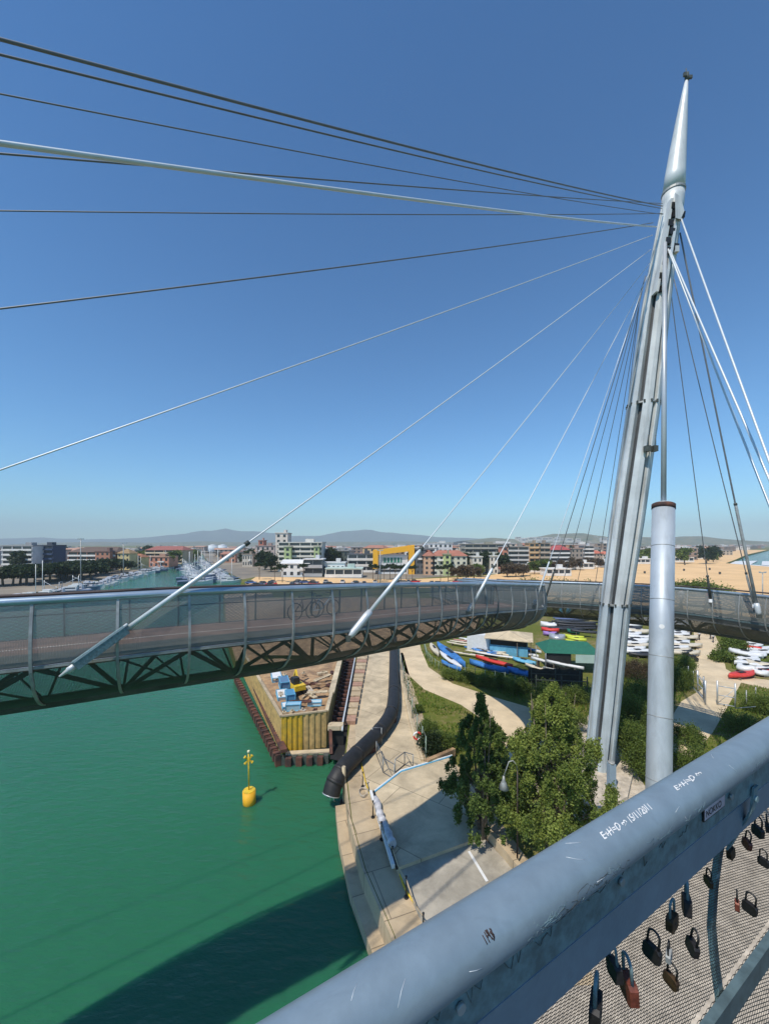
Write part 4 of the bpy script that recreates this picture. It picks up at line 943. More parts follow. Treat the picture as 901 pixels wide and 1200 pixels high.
# ------------------------------------------------------------------ vegetation close by
def tree(label, base, h, w, nleaf, leaf, m, seed, prof, nclump=90, clump=.30, group=None, trunk_r=.09, low=.12, name='tree', stems=1):
    r_ = random.Random(seed); e = empty(name, base); tag(e, label, 'tree', group)
    cs = []; rads = []; b = MB()
    for k in range(stems):
        a = r_.uniform(0, 6.28); off = Vector((math.cos(a), math.sin(a), 0))*w*.12*(stems > 1)
        topp = Vector((off.x*1.5, off.y*1.5, h*r_.uniform(.82, .97)))
        b.tube([off*.5, off*.8+Vector((r_.uniform(-.1, .1), r_.uniform(-.1, .1), h*.35)), topp*.7+off*.2, topp], [trunk_r, trunk_r*.75, trunk_r*.4, trunk_r*.1], 8)
    for i in range(nclump):
        t = low+(1-low)*r_.random()**.85; a = r_.uniform(0, 6.28)
        rad = w/2*prof(t)*(.35+.65*r_.random()**.5)
        z = h*t; c = Vector((math.cos(a)*rad, math.sin(a)*rad, z)); cs.append(c)
        s = clump*w*(.55+.5*r_.random())*(.45+.55*prof(t)); rads.append((s*.42, s*.42, s*.75))
        if i % 3 == 0:
            s0 = Vector((0, 0, max(.15*h, z-rad*1.1))); b.tube([s0, s0.lerp(c, .55)+Vector((0, 0, -.05)), c], [trunk_r*.32, trunk_r*.2, trunk_r*.06], 5)
    b.build('trunk', M_['trunk'], e)
    leaves('crown', cs, rads, nleaf, leaf, m, e)
    return e
cone = lambda t: min(1, (t/.25))**.6*max(.03, (1-t))**.62*1.25
oval = lambda t: math.sqrt(max(.02, 1-((t-.45)/.56)**2))
dome = lambda t: math.sqrt(max(.02, 1-max(0, (t-.3)/.72)**2))
t1 = tree('dark green young tree left of the street lamp, its pointed shoots above the ramp', G(563, 985, 1.5), 7.8, 4.2, 46000, .075, M_['leaf_t1'], 4, lambda t: min(1, t/.2)**.5*(1 if t < .4 else max(.04, 1-((t-.4)/.6))**.75)*(.8+.3*math.sin(t*19)), 230, .13, stems=6)
t2 = tree('bright green bushy tree between the street lamp and the mast, its foot behind the railing', G(648, 1000, 1.5), 8.6, 6.0, 90000, .07, M_['leaf_a'], 11, lambda t: min(1, t/.2)**.4*(1 if t < .45 else max(.04, 1-((t-.45)/.55))**.8)*(.85+.25*math.sin(t*23)), 420, .115, stems=9)
def bush(px, py, w, h, label, m='leaf_b', n=4000, leaf=.07, seed=None, nm='shrub', grp='shrubs around the mast and paths', nc=26):
    seed = seed or int(px*7+py); r_ = random.Random(seed)
    e = empty(nm, G(px, py, 1.5)); tag(e, label, 'shrub', grp)
    cs = []; rd = []
    for i in range(nc):
        a = r_.uniform(0, 6.28); q = r_.random()**.5; z = h*(.2+.62*r_.random()*(1-.5*q*q))
        cs.append((math.cos(a)*w/2*q*.8, math.sin(a)*w/2*q*.8, z)); s = w*.17*(.6+.7*r_.random()); rd.append((s, s, s*1.1))
    leaves('foliage', cs, rd, n, leaf, M_[m], e)
    b = MB()
    for i in range(5): b.tube([(0, 0, 0), (cs[i][0]*.4, cs[i][1]*.4, cs[i][2]*.6), cs[i]], [.04, .025, .01], 5)
    b.build('stem', M_['trunk'], e)
for px, py, w, h, lb in ((505, 885, 2.2, 1.9, 'dark rounded shrub at the foot of the wire fence by the ramp'), (500, 862, 1.8, 1.4, 'green shrub midway along the wire fence'), (522, 880, 2.4, 1.6, 'shrub behind the upper corner of the ramp'),
        (577, 862, 1.5, 1.2, 'small shrub on the edge of the beige path left of the tall trees'), (490, 835, 1.0, .8, 'low shrub next to the wire fence beside the black pipe'),
        (528, 796, 2.2, 1.3, 'leftmost round shrub of the row before the boat yard'), (546, 799, 2.3, 1.4, 'second round shrub from the left in the row before the boat yard'), (566, 803, 2.2, 1.4, 'middle round shrub of the row before the boat yard'),
        (588, 806, 2.4, 1.5, 'fourth round shrub from the left in the row before the boat yard'), (608, 812, 2.6, 1.7, 'round shrub at the right end of the row before the boat yard'),
        (640, 838, 4.0, 3.0, 'large shrub on the right edge of the path behind the bright tree'), (668, 860, 3.0, 2.4, 'shrub between the bright tree and the mast'), (672, 822, 3.0, 2.0, 'shrub left of the mast under the dark stack'),
        (742, 905, 3.6, 3.6, 'tall dark shrub between mast foot and steel column'), (736, 858, 4.4, 3.4, 'large shrub right behind the mast'), (752, 828, 4.6, 2.8, 'broad shrub beyond the mast, left of the steel column'),
        (745, 794, 4.0, 2.4, 'brownish shrub at the near end of the white boats'), (798, 905, 3.0, 2.6, 'shrub right of the steel column at the railing'), (806, 872, 2.4, 1.6, 'low shrub right of the steel column by the stony patch'),
        (795, 806, 3.4, 2.6, 'shrub beside the gate left of the path'), (800, 785, 3.0, 2.0, 'shrub behind the gate next to the parked motorbikes'), (870, 858, 3.4, 1.8, 'low shrub by the right edge beyond the railing'), (893, 835, 3, 1.7, 'shrub at the right edge below the branching path')):
    bush(px, py, w, h, lb, 'leaf_brown' if 'brownish' in lb else ('leaf_dark' if lb.startswith('dark') else 'leaf_b'), int(4200*w*h/4)+3000, .065)
for px, py, w, h, lb in ((846, 745, 5, 2.2, 'reedy shrub on the bank right of the path, nearest the bridge'), (858, 762, 4, 2.4, 'thin tree-like shrub before the red boat'), (872, 742, 6, 2.2, 'broad reedy shrub behind the red boat'), (896, 748, 6, 2.6, 'reedy shrub by the right edge under the bridge'),
        (846, 775, 3, 1.4, 'low shrub on the right edge of the wide path'), (786, 722, 5, 1.6, 'olive shrub under the bridge right of the steel column')):
    bush(px, py, w, h, lb, 'leaf_b' if 'reedy' not in lb else 'leaf_brown', 3500, .13)
# grass: blades over the green areas
def inpoly(x, y, poly):
    c = False; j = len(poly)-1
    for i in range(len(poly)):
        if (poly[i][1] > y) != (poly[j][1] > y) and x < (poly[j][0]-poly[i][0])*(y-poly[i][1])/(poly[j][1]-poly[i][1])+poly[i][0]: c = not c
        j = i
    return c
def grass(polys, dens, nm='grass'):
    pts = []
    for poly in polys:
        w = [G(x, y, 1.5).to_2d() for x, y in poly]; x0, x1 = min(p.x for p in w), max(p.x for p in w); y0, y1 = min(p.y for p in w), max(p.y for p in w)
        n = int((x1-x0)*(y1-y0)*dens); X = rng.uniform(x0, x1, n); Y = rng.uniform(y0, y1, n)
        for x, y in zip(X, Y):
            if inpoly(x, y, [(p.x, p.y) for p in w]):
                k = mnoise.noise(Vector((x*.35, y*.35, 0)))
                if k > -.28: pts.append((x, y, 1.5, .5+.8*max(0, k+.2)))
    pts = np.array(pts); n = len(pts)
    h = (.16+.22*rng.random(n))*pts[:, 3]; a = rng.random(n)*6.28; w = .035+.03*rng.random(n)
    lean = rng.normal(size=(n, 2))*.35
    c = pts[:, :3]; d = np.stack([np.cos(a)*w, np.sin(a)*w, np.zeros(n)], 1)
    tip = c+np.stack([lean[:, 0]*h, lean[:, 1]*h, h], 1)
    v = np.stack([c-d, c+d, tip+d*.3, tip-d*.3], 1).reshape(-1, 3)
    me = bpy.data.meshes.new(nm); me.vertices.add(4*n); me.loops.add(4*n); me.polygons.add(n)
    me.vertices.foreach_set('co', v.ravel()); me.loops.foreach_set('vertex_index', np.arange(4*n))
    me.polygons.foreach_set('loop_start', np.arange(0, 4*n, 4)); me.polygons.foreach_set('loop_total', np.full(n, 4))
    at = me.attributes.new('tint', 'FLOAT', 'FACE')
    kk = np.array([mnoise.noise(Vector((p[0]*.15, p[1]*.15, 5))) for p in pts])
    at.data.foreach_set('value', np.clip(.45+kk*.6+.3*(rng.random(n)-.5), 0, 1)); me.materials.append(M_['grass']); me.update()
    o = bpy.data.objects.new(nm, me); COL.objects.link(o); tag(o, kind='stuff'); return o
grass([[(472, 770), (476, 790), (498, 811), (540, 829), (570, 850), (595, 882), (590, 920), (530, 884), (502, 892), (482, 835), (474, 800)],
       [(493, 762), (503, 781), (532, 799), (578, 812), (622, 827), (690, 850), (690, 800), (640, 790), (560, 780), (520, 770)],
       [(725, 780), (800, 780), (812, 800), (798, 820), (770, 860), (740, 900), (720, 880)], [(835, 860), (868, 802), (960, 815), (1000, 860), (860, 930), (800, 905)],
       [(840, 735), (850, 762), (858, 784), (960, 790), (960, 745)]], 26)
# ------------------------------------------------------------------ boat yard
def hull(x0, y0, x1, y1, wd, ht, m, label, z=1.6, cat='kayak', nm='kayak', grp='boats and kayaks stored on the shore', deck=None, trestle=True):
    a, c = G(x0, y0, z), G(x1, y1, z); L = (c-a).length; d = (c-a)/L; e = empty(nm, (a+c)/2, math.atan2(d.y, d.x)); tag(e, label, cat, grp)
    e.location.z = 1.5; zz = z-1.5
    secs = []
    N = 13
    for i in range(N):
        t = i/(N-1)*2-1; w = wd/2*max(.03, (1-abs(t)**2.4)); h = ht*(.85+.25*t*t)
        secs.append([(t*L/2, w*math.cos(q), zz+ht*.5+(h*.5*math.sin(q) if math.sin(q) > 0 else ht*.55*math.sin(q))) for q in np.linspace(0, 2*math.pi, 11)[:-1]])
    b = MB(); b.loft(secs, smooth=True); b.build('hull', m, e)
    b = MB(); b.loft([[(x, wd*.16*math.cos(q), zz+ht*1.02+.04*math.sin(q)) for q in np.linspace(0, 6.28, 9)[:-1]] for x in (-L*.12, L*.1)]); b.build('cockpit', deck or M_['black'], e)
    if trestle:
        for s in (-.28, .28): b = MB(); b.box((s*L, 0, zz*.5), (.08, wd*.9, max(.05, zz))); b.build('trestle', M_['trunk'], e)
    return e
wht = mat('white_gelcoat', (.70, .70, .68), .35, 0, .08); crm = mat('cream_gelcoat', (.62, .55, .42), .4, 0, .12); dkk = mat('dark_hull', (.035, .037, .042), .5, 0, .3, 3)
hull(544, 752, 586, 760, .8, .45, wht, 'long white kayak nearest the blue hut'); hull(555, 757, 596, 771, .8, .45, crm, 'cream kayak just behind the blue covered boats')
hull(548, 748, 600, 762, .7, .4, wht, 'white racing canoe lying parallel to the hut front'); hull(554, 763, 582, 770, .9, .5, M_['blue'], 'short blue kayak behind the red one')
hull(557, 771, 601, 783, 1.0, .5, M_['red'], 'bright red canoe in the middle of the yard'); hull(550, 778, 596, 790, 1.3, .7, M_['blue'], 'blue tarped boat in front of the red canoe', cat='boat', nm='covered_boat')
hull(594, 787, 632, 796, 1.4, .7, M_['blue'], 'blue tarped boat at the right end of the front row', cat='boat', nm='covered_boat'); hull(512, 757, 545, 783, 1.5, .8, M_['blue'], 'wide blue tarped boat slanting at the left of the yard', cat='boat', nm='covered_boat')
hull(515, 766, 541, 785, 1.0, .5, wht, 'white dinghy beside the slanting blue tarped boat', cat='dinghy', nm='dinghy'); hull(517, 777, 540, 787, .9, .5, M_['blue'], 'small blue dinghy nearest the path', cat='dinghy', nm='dinghy')
hull(504, 756, 514, 770, 1.0, .6, crm, 'beige dinghy at the far left corner of the yard', cat='dinghy', nm='dinghy'); hull(600, 773, 628, 780, 1.4, .5, M_['lblue'], 'light blue dinghy right of the red canoe', cat='dinghy', nm='dinghy')
hull(600, 763, 631, 771, .8, .4, wht, 'white kayak with dark cockpit behind the light blue dinghy'); hull(605, 758, 634, 766, .8, .4, wht, 'white kayak in front of the green bush by the hut'); hull(615, 780, 648, 790, .9, .4, crm, 'cream canoe next to the dark stack')
hull(622, 772, 662, 782, .6, .35, wht, 'white racing shell below the green canopy', z=2.6); hull(640, 776, 684, 785, .6, .35, wht, 'long white racing shell in the dark rack, the upper one', z=2.9); hull(636, 784, 678, 793, .6, .35, crm, 'pale racing shell in the dark rack, the lower one', z=2.4)
hull(632, 790, 676, 800, .8, .5, dkk, 'dark hull under the racing shells', z=2.0); hull(638, 800, 672, 810, .9, .6, cmat((.25, .24, .2)), 'grey-brown upturned boat at the bottom of the dark rack', z=1.7, cat='boat', nm='upturned_boat')
hull(633, 734, 657, 736, 2.4, 1.0, wht, 'white covered boat next to the end of the left deck', cat='boat', nm='covered_boat'); hull(634, 739, 655, 741, 1.6, .7, M_['red'], 'red boat in front of the white covered one', cat='boat', nm='rowing_boat'); hull(636, 744, 652, 745, 1.4, .7, cmat((.32, .2, .5)), 'purple boat in front of the red one', cat='boat', nm='rowing_boat')
hull(643, 750, 662, 752, 2.4, 1.2, mat('silver_cover', (.5, .52, .55), .35, .4), 'silver covered boat next to the canopy', cat='boat', nm='covered_boat')
hull(664, 741, 679, 743, 1.4, .7, M_['green_canvas'], 'green kayak near the mast'); ylw = cmat((.55, .62, .05), .4)
hull(660, 746, 684, 749, 1.0, .5, ylw, 'yellow-green kayak, the farthest of three'); hull(664, 749, 687, 752, 1.0, .5, ylw, 'yellow-green kayak, the middle of three'); hull(662, 752, 688, 756, 1.0, .5, ylw, 'yellow-green kayak, the nearest of three')
for i, (x0, y0, x1, y1, z, lb) in enumerate(((650, 730, 698, 732, 2.6, 'top'), (652, 733, 698, 735, 2.2, 'upper'), (655, 736, 699, 738, 1.8, 'lower'), (668, 740, 700, 743, 2.2, 'front'))):
    hull(x0, y0, x1, y1, 1.0, .45, dkk, 'dark kayak stacked beyond the coloured boats, the %s one' % lb, z=z)
for x0, y0, x1, y1, w_, h_, m, lb in ((736, 729, 761, 731, 2.4, .8, crm, 'beige covered boat between mast and steel column, farthest of three'), (734, 741, 761, 743, 2.4, .8, crm, 'beige covered boat between mast and steel column, middle of three'), (733, 751, 761, 753, 2.2, .7, wht, 'white boat between mast and steel column, nearest of three'),
        (783, 731, 804, 732, 2.4, .8, wht, 'white boat right of the steel column, farthest of three'), (783, 744, 805, 745, 2.6, .8, wht, 'wide white boat right of the steel column, middle of three'), (783, 756, 808, 757, 2.4, .8, wht, 'white boat right of the steel column, nearest of three'),
        (854, 757, 892, 764, 2.0, .7, M_['red'], 'red boat beyond the path on the right'), (853, 764, 894, 772, 2.2, .7, wht, 'white boat in front of the red one on the right'), (873, 778, 903, 784, 2.2, .7, crm, 'beige boat near the right edge below the white one'), (864, 784, 884, 790, 2.2, .9, wht, 'white dinghy left of the beige boat near the right edge'), (880, 789, 901, 793, 1.8, .7, wht, 'small white dinghy by the branching path')):
    hull(x0, y0, x1, y1, w_, h_, m, lb, cat='boat', nm='small_boat')
rk = random.Random(5)
def rows_of(n, x0, x1, y0, y1, lb, cols_, wd, L, ang=.0, z=1.7):
    for i in range(n):
        x = rk.uniform(x0, x1); y = y0+(y1-y0)*(i+.5)/n; p = G(x, y, 1.5); a = ang+rk.uniform(-.15, .15)
        l = L*rk.uniform(.8, 1.2); dx, dy = math.cos(a)*l/2, math.sin(a)*l/2
        A0, C0 = p-Vector((dx, dy, 0)), p+Vector((dx, dy, 0)); pj = lambda q: (CX+F*q.x/q.y, HY+F*(CZ-z)/q.y)
        hull(*pj(A0), *pj(C0), wd*rk.uniform(.85, 1.15), wd*.32, rk.choice(cols_), lb, z=z, cat='boat', nm='small_boat', grp='boats stored on the shore: '+lb)
rows_of(13, 738, 756, 726, 772, 'pale boat in the crowded rows between mast and steel column', [wht, wht, crm, dkk], 1.7, 4.6)
rows_of(14, 790, 804, 726, 770, 'pale boat in the crowded rows between steel column and wide path', [wht, wht, wht, crm], 1.7, 4.6)
rows_of(12, 862, 900, 750, 796, 'small boat drawn up right of the wide path', [wht, crm, wht, M_['red'], cmat((.2, .3, .4))], 1.5, 4.2, .2)
rows_of(12, 535, 610, 752, 772, 'narrow hull among the kayaks in front of the hut', [wht, crm, M_['lblue'], wht, M_['blue'], cmat((.5, .25, .2))], .7, 5.0, -.5, 1.8)
rows_of(8, 655, 690, 726, 742, 'dark kayak in the long stack under the deck', [dkk, dkk, cmat((.12, .16, .3))], 1.0, 7.0, 0, 2.0)
# hut
e = empty('boat_hut', G(596, 765, 1.5), -.35); tag(e, 'blue-walled hut with a pale sloping roof and a white container at its end', 'hut')
b = MB(); b.box((0, 0, 1.15), (5.2, 3.0, 2.3)); b.build('wall', M_['lblue'], e)
b = MB(); b.box((0, -1.53, 1.75), (5.0, .06, .7)); b.build('window', M_['black'], e)
b = MB(); b.add([(-3.3, -2.2, 2.45), (3.3, -2.2, 2.35), (3.3, 2.0, 2.75), (-3.3, 2.0, 2.8), (0, 0, 3.25), (-3.3, -2.2, 2.33), (3.3, -2.2, 2.23), (3.3, 2.0, 2.6), (-3.3, 2, 2.65)], [(0, 1, 4), (1, 2, 4), (2, 3, 4), (3, 0, 4), (5, 6, 1, 0), (6, 7, 2, 1), (7, 8, 3, 2), (8, 5, 0, 3), (8, 7, 6, 5)]); b.build('roof', M_['concrete_pale'], e)
b = MB(); b.box((-4.3, .3, 1.25), (3.2, 2.6, 2.5)); b.build('container', M_['white'], e)
for x in (1.2, 3.0): b = MB(); b.box((x, -2.0, 1.1), (.1, .1, 2.3)); b.build('post', M_['trunk'], e)
# canopy tent
e = empty('canopy_tent', G(667, 784, 1.5), -.1); tag(e, 'green canvas canopy tent with pale side curtains left of the mast', 'tent')
b = MB(); b.add([(-3.6, -2, 2.5), (3.2, -2, 2.4), (3.2, 2.4, 2.6), (-3.6, 2.4, 2.6), (-2.4, .2, 3.7), (2.2, .2, 3.5)], [(0, 1, 5, 4), (2, 3, 4, 5), (3, 0, 4), (1, 2, 5)]); b.build('canvas_roof', M_['green_canvas'], e)
b = MB(); b.box((1.6, -2.02, 1.9), (3.2, .04, 1.0)); b.build('side_curtain_and_shade', cmat((.45, .58, .52)), e); b = MB(); b.box((-2.0, -1.8, 1.4), (3.1, .05, 2.1)); b.build('side_curtain_and_shade', M_['black'], e)  # pale curtain at right; black panel paints the shadow over the left half
for x in (-3.5, 3.1):
    for y in (-1.95, 2.3): b = MB(); b.tube([(x, y, 0), (x, y, 2.5)], .05, 6); b.build('pole', M_['rib'], e)
# dark storage rack
e = empty('boat_rack', G(654, 815, 1.5), -.12); tag(e, 'tall dark storage rack draped with black netting in front of the canopy', 'rack')
for x in (-2.5, 0, 2.5):
    for y in (-1, 1): b = MB(); b.box((x, y, 1.2), (.1, .1, 2.4)); b.build('post', M_['truss'], e)
for z in (.5, 1.2, 1.9): b = MB(); b.box((0, -1, z), (5.2, .06, .08)); b.box((0, 1, z+.002), (5.2, .06, .08)); b.build('shelf', M_['truss'], e)
b = MB(); rows = [[(x, 1.1-.1*math.sin(x*3), 2.45-.25*j+(.05*math.sin(x*5+j))) for x in np.linspace(-2.8, 2.8, 20)] for j in range(9)]; grid_strip(b, rows); b.build('netting', M_['black'], e)
for i, (x, y) in enumerate(((657.5, 722), (666, 723))):
    e = empty('closed_parasol', G(x, y, 1.5)); tag(e, 'closed light-blue parasol standing on the grass under the bridge, the %s of two' % ('left', 'right')[i], 'parasol', 'closed blue parasols')
    b = MB(); b.tube([(0, 0, 0), (0, 0, 1.0)], .04, 6); b.build('pole', M_['white'], e)
    b = MB(); b.loft([[(math.cos(q)*r*(1+.15*(k % 2)), math.sin(q)*r*(1+.15*(k % 2)), z) for k, q in enumerate(np.linspace(0, 6.28, 13)[:-1])] for z, r in ((.7, .42), (1.2, .45), (2.0, .33), (2.5, .12), (2.7, .03))]); b.build('canopy', cmat((.10, .50, .75)), e)
# boat yard fence posts
e = empty('yard_fence', G(500, 770, 1.5)); tag(e, 'low green slatted fence round the left corner of the boat yard', 'fence')
yf = [G(x, y, 1.5) for x, y in ((497, 760), (500, 772), (506, 780), (514, 786), (526, 790), (545, 793), (580, 798), (615, 804), (636, 808))]
for a, c in zip(yf[:-1], yf[1:]):
    n = max(1, int((c-a).length/.9))
    for k in range(n): p = a.lerp(c, k/n); b = MB(); b.tube([p, p+Vector((0, 0, 1.2))], .035, 5); b.build('post', bpy.data.materials['fence_green'], e)
    b = MB(); b.tube([a+Vector((0, 0, 1.1)), c+Vector((0, 0, 1.1))], .02, 5); b.build('rail', bpy.data.materials['fence_green'], e)
place(e)
# gate
e = empty('metal_gate', G(820, 815, 1.5)); tag(e, 'pale metal double gate standing half open across the wide path', 'gate')
for (xa, ya), (xb, yb) in (((817, 812), (824, 820)), ((840, 826), (861, 830)), ((824, 820), (826, 826))):
    a, c = G(xa, ya, 1.5), G(xb, yb, 1.5); hgt = 1.9
    b = MB()
    for h in (.15, 1.0, hgt): b.tube([a+Vector((0, 0, h)), c+Vector((0, 0, h))], .045, 6)
    for p in (a, c): b.tube([p, p+Vector((0, 0, hgt))], .055, 6)
    b.tube([a+Vector((0, 0, .15)), c+Vector((0, 0, hgt))], .025, 5)
    b.build('gate_leaf', M_['steel_light'], e)
    for p in (a, c): b = MB(); b.tube([p, p+Vector((0, 0, 2.4))], .07, 8); b.build('post', M_['steel_light'], e)
for x, y in ((812, 806), (874, 832), (885, 828), (806, 800)): b = MB(); p = G(x, y, 1.5); b.tube([p, p+Vector((0, 0, 1.9))], .05, 6); b.build('post', M_['rib'], e)
b = MB(); b.tube([G(812, 806, 3.2), G(817, 812, 3.2)], .03, 5); b.tube([G(861, 830, 3.2), G(885, 828, 3.2)], .03, 5); b.build('wire', M_['rib'], e)
place(e)
for i, (x, y, rz) in enumerate(((803, 772, .3), (808, 769, .5), (811, 776, .2))):
    e = empty('motorbike', G(x, y, 1.5), rz); tag(e, 'dark motorbike parked left of the wide path, the %s of three' % ('nearest the steel column', 'farthest along the path', 'nearest the gate')[i], 'motorbike', 'motorbikes beside the path')
    for s in (-.65, .65): b = MB(); b.tube([(s, -.06, .32), (s, .06, .32)], .32, 16); b.build('wheel', M_['black'], e)
    b = MB(); b.bar((-.6, 0, .55), (.5, 0, .75), .25, .35); b.bar((.45, 0, .75), (.65, 0, .3), .08, .08); b.build('body', M_['darkmetal'], e)
    b = MB(); b.box((-.25, 0, .85), (.7, .28, .1)); b.build('seat', M_['black'], e); b = MB(); b.tube([(.42, -.35, 1.0), (.38, 0, .95), (.42, .35, 1.0)], .02, 5); b.build('handlebar', M_['steel_light'], e)
# people
def person(loc, rz, label, top, bottom, hair=(.03, .02, .015), pose=0.12, scale=1.0):
    me = bpy.data.meshes.new('person')
    V = [(0, 0, .93), (0, 0, 1.15), (0, .01, 1.38), (0, .01, 1.50), (0, .02, 1.60), (0, .03, 1.72)]; Rr = [.15, .13, .16, .055, .095, .085]
    Ed = [(0, 1), (1, 2), (2, 3), (3, 4), (4, 5)]
    for s in (-1, 1):
        i = len(V); V += [(s*.10, 0, .86), (s*.11, pose*s, .48), (s*.11, pose*s*1.4-.03, .07), (s*.12, pose*s*1.4+.12, .03)]; Rr += [.10, .065, .045, .035]
        Ed += [(0, i), (i, i+1), (i+1, i+2), (i+2, i+3)]
        i = len(V); V += [(s*.20, 0, 1.40), (s*.25, -pose*s*.5, 1.12), (s*.24, .10-pose*s*.6, .90), (s*.24, .14-pose*s*.6, .80)]; Rr += [.06, .042, .032, .035]
        Ed += [(2, i), (i, i+1), (i+1, i+2), (i+2, i+3)]
    me.from_pydata(V, Ed, []); o = bpy.data.objects.new('person', me); COL.objects.link(o)
    mo = o.modifiers.new('skin', 'SKIN'); sv = me.skin_vertices[0].data
    for k, r in enumerate(Rr): sv[k].radius = (r, r*.8)
    sv[0].use_root = True; mo.use_smooth_shade = True
    ss = o.modifiers.new('sub', 'SUBSURF'); ss.levels = ss.render_levels = 1
    bpy.context.view_layer.update(); m2 = bpy.data.meshes.new_from_object(o.evaluated_get(bpy.context.evaluated_depsgraph_get()))
    bpy.data.objects.remove(o); m2.materials.clear()
    for m in (cmat(bottom), cmat(top), M_['skin'], cmat(hair)): m2.materials.append(m)
    for p in m2.polygons:
        c = p.center; z = c.z
        p.material_index = 0 if z < .95 and abs(c.x) < .19 else (2 if z < 1.0 else (1 if z < 1.46 else (3 if z > 1.66 or (z > 1.55 and c.y < 0) else 2)))
    o = bpy.data.objects.new('person', m2); COL.objects.link(o); o.location = loc; o.rotation_euler = (0, 0, rz); o.scale = (scale,)*3; tag(o, label, 'person'); return o
for x, y, rz, lb, tp, bt in ((805, 745, .2, 'person in black walking on the left side of the wide path', (.02, .02, .02), (.02, .02, .025)), (809, 747, -.2, 'person in dark jacket close behind the one in black on the path', (.04, .04, .05), (.02, .02, .02)),
        (819, 750, .1, 'person in white top and dark trousers in the middle of the path', (.7, .68, .66), (.02, .02, .02)), (832, 749, .3, 'person in dark clothes at the right side of the path', (.03, .03, .03), (.05, .05, .06)), (835, 753, .1, 'person in white top at the right edge of the path', (.7, .7, .7), (.04, .04, .05))):
    person(G(x, y, 1.5), rz, lb, tp, bt)
def onB(px, u, top, bot, lb, rz):
    best = min(np.arange(qB0+16, lenB-2, .1), key=lambda q: abs(CX+F*B.pt(q, u, 0).x/B.pt(q, u, 0).y-px)); p = B.pt(best, u, -1.52*kB(best)); person(p, rz, lb, top, bot)
onB(829, -.8, (.75, .05, .10), (.6, .4, .35), 'person in a red top on the bridge deck beside the thin dark cable', 1.5)
onB(797, -.9, (.75, .75, .75), (.1, .1, .15), 'person in white leaning at the bridge rail right of the steel column', .3)
onB(864, -1.2, (.6, .6, .58), (.4, .4, .4), 'person in pale clothes on the bridge deck towards the right edge', -1.2)
# bicycles against the far rail of the left deck
def bicycle(px, lb, m):
    q = min(np.arange(12, 60, .1), key=lambda q: abs(CX+F*A.pt(q, -2.9, 0).x/A.pt(q, -2.9, 0).y-px)); p, d, o = A.frame(q); base = A.pt(q, -2.85, -1.52)
    e = empty('bicycle', base, math.atan2(d.y, d.x)); tag(e, lb, 'bicycle', 'bicycles parked on the left deck')
    for s in (-.52, .52):
        b = MB(); b.tube([(s+.33*math.cos(a), 0, .34+.33*math.sin(a)) for a in np.linspace(0, 2*math.pi, 21)], .022, 6, False); b.build('wheel', M_['black'], e)
    b = MB()
    for a, c in (((-.52, 0, .34), (-.12, 0, .32)), ((-.12, 0, .32), (-.22, 0, .82)), ((-.12, 0, .32), (.36, 0, .80)), ((-.22, 0, .78), (.36, 0, .80)), ((.36, 0, .86), (.52, 0, .34)), ((-.52, 0, .34), (-.2, 0, .74))): b.tube([a, c], .018, 6)
    b.build('frame', m, e)
    b = MB(); b.box((-.23, 0, .9), (.24, .12, .05)); b.build('saddle', M_['black'], e); b = MB(); b.tube([(.3, -.25, 1.0), (.37, 0, .98), (.3, .25, 1.0)], .015, 5); b.tube([(.37, 0, .98), (.36, 0, .84)], .015, 5); b.build('handlebar', M_['black'], e)
bicycle(359, 'dark bicycle parked by the far rail, the left of two', M_['darkmetal']); bicycle(379, 'pale blue bicycle parked by the far rail, the right of two', cmat((.4, .55, .6)))
# ------------------------------------------------------------------ shore, town
def lamp(px, py, yt, label, heads=2, nm='light_mast'):
    e = empty(nm, G(px, py, 1.5)); Y = e.location.y; h = CZ-(yt-HY)/F*Y-1.5; tag(e, label, 'light mast'); r = max(.09, .0009*Y)
    b = MB(); b.tube([(0, 0, 0), (0, 0, h)], [r*1.4, r], 8); b.build('pole', M_['rib'], e)
    b = MB(); b.bar((-r*8, 0, h), (r*8, 0, h), r*2, r*2)
    for k in range(heads*2): b.box((-r*7+k*r*14/(heads*2-1), 0, h+r*1.5), (r*2.6, r*3, r*2.2))
    b.build('lamp_head', M_['steel_light'], e)
lamp(95, 686, 632, 'tall floodlight mast on the left bank before the brown apartment block'); lamp(145, 676, 637, 'thin light mast on the left bank near the yellow house')
lamp(893, 722, 671, 'slim pale light post on the beach near the right edge', 1); lamp(445.5, 691, 645, 'thick pale column standing in front of the yellow frame', 1)
def flat_roof(b, x0, x1, y0, y1, z, t=.4, o=.3): b.box(((x0+x1)/2, (y0+y1)/2, z+t/2), (x1-x0+2*o, y1-y0+2*o, t))
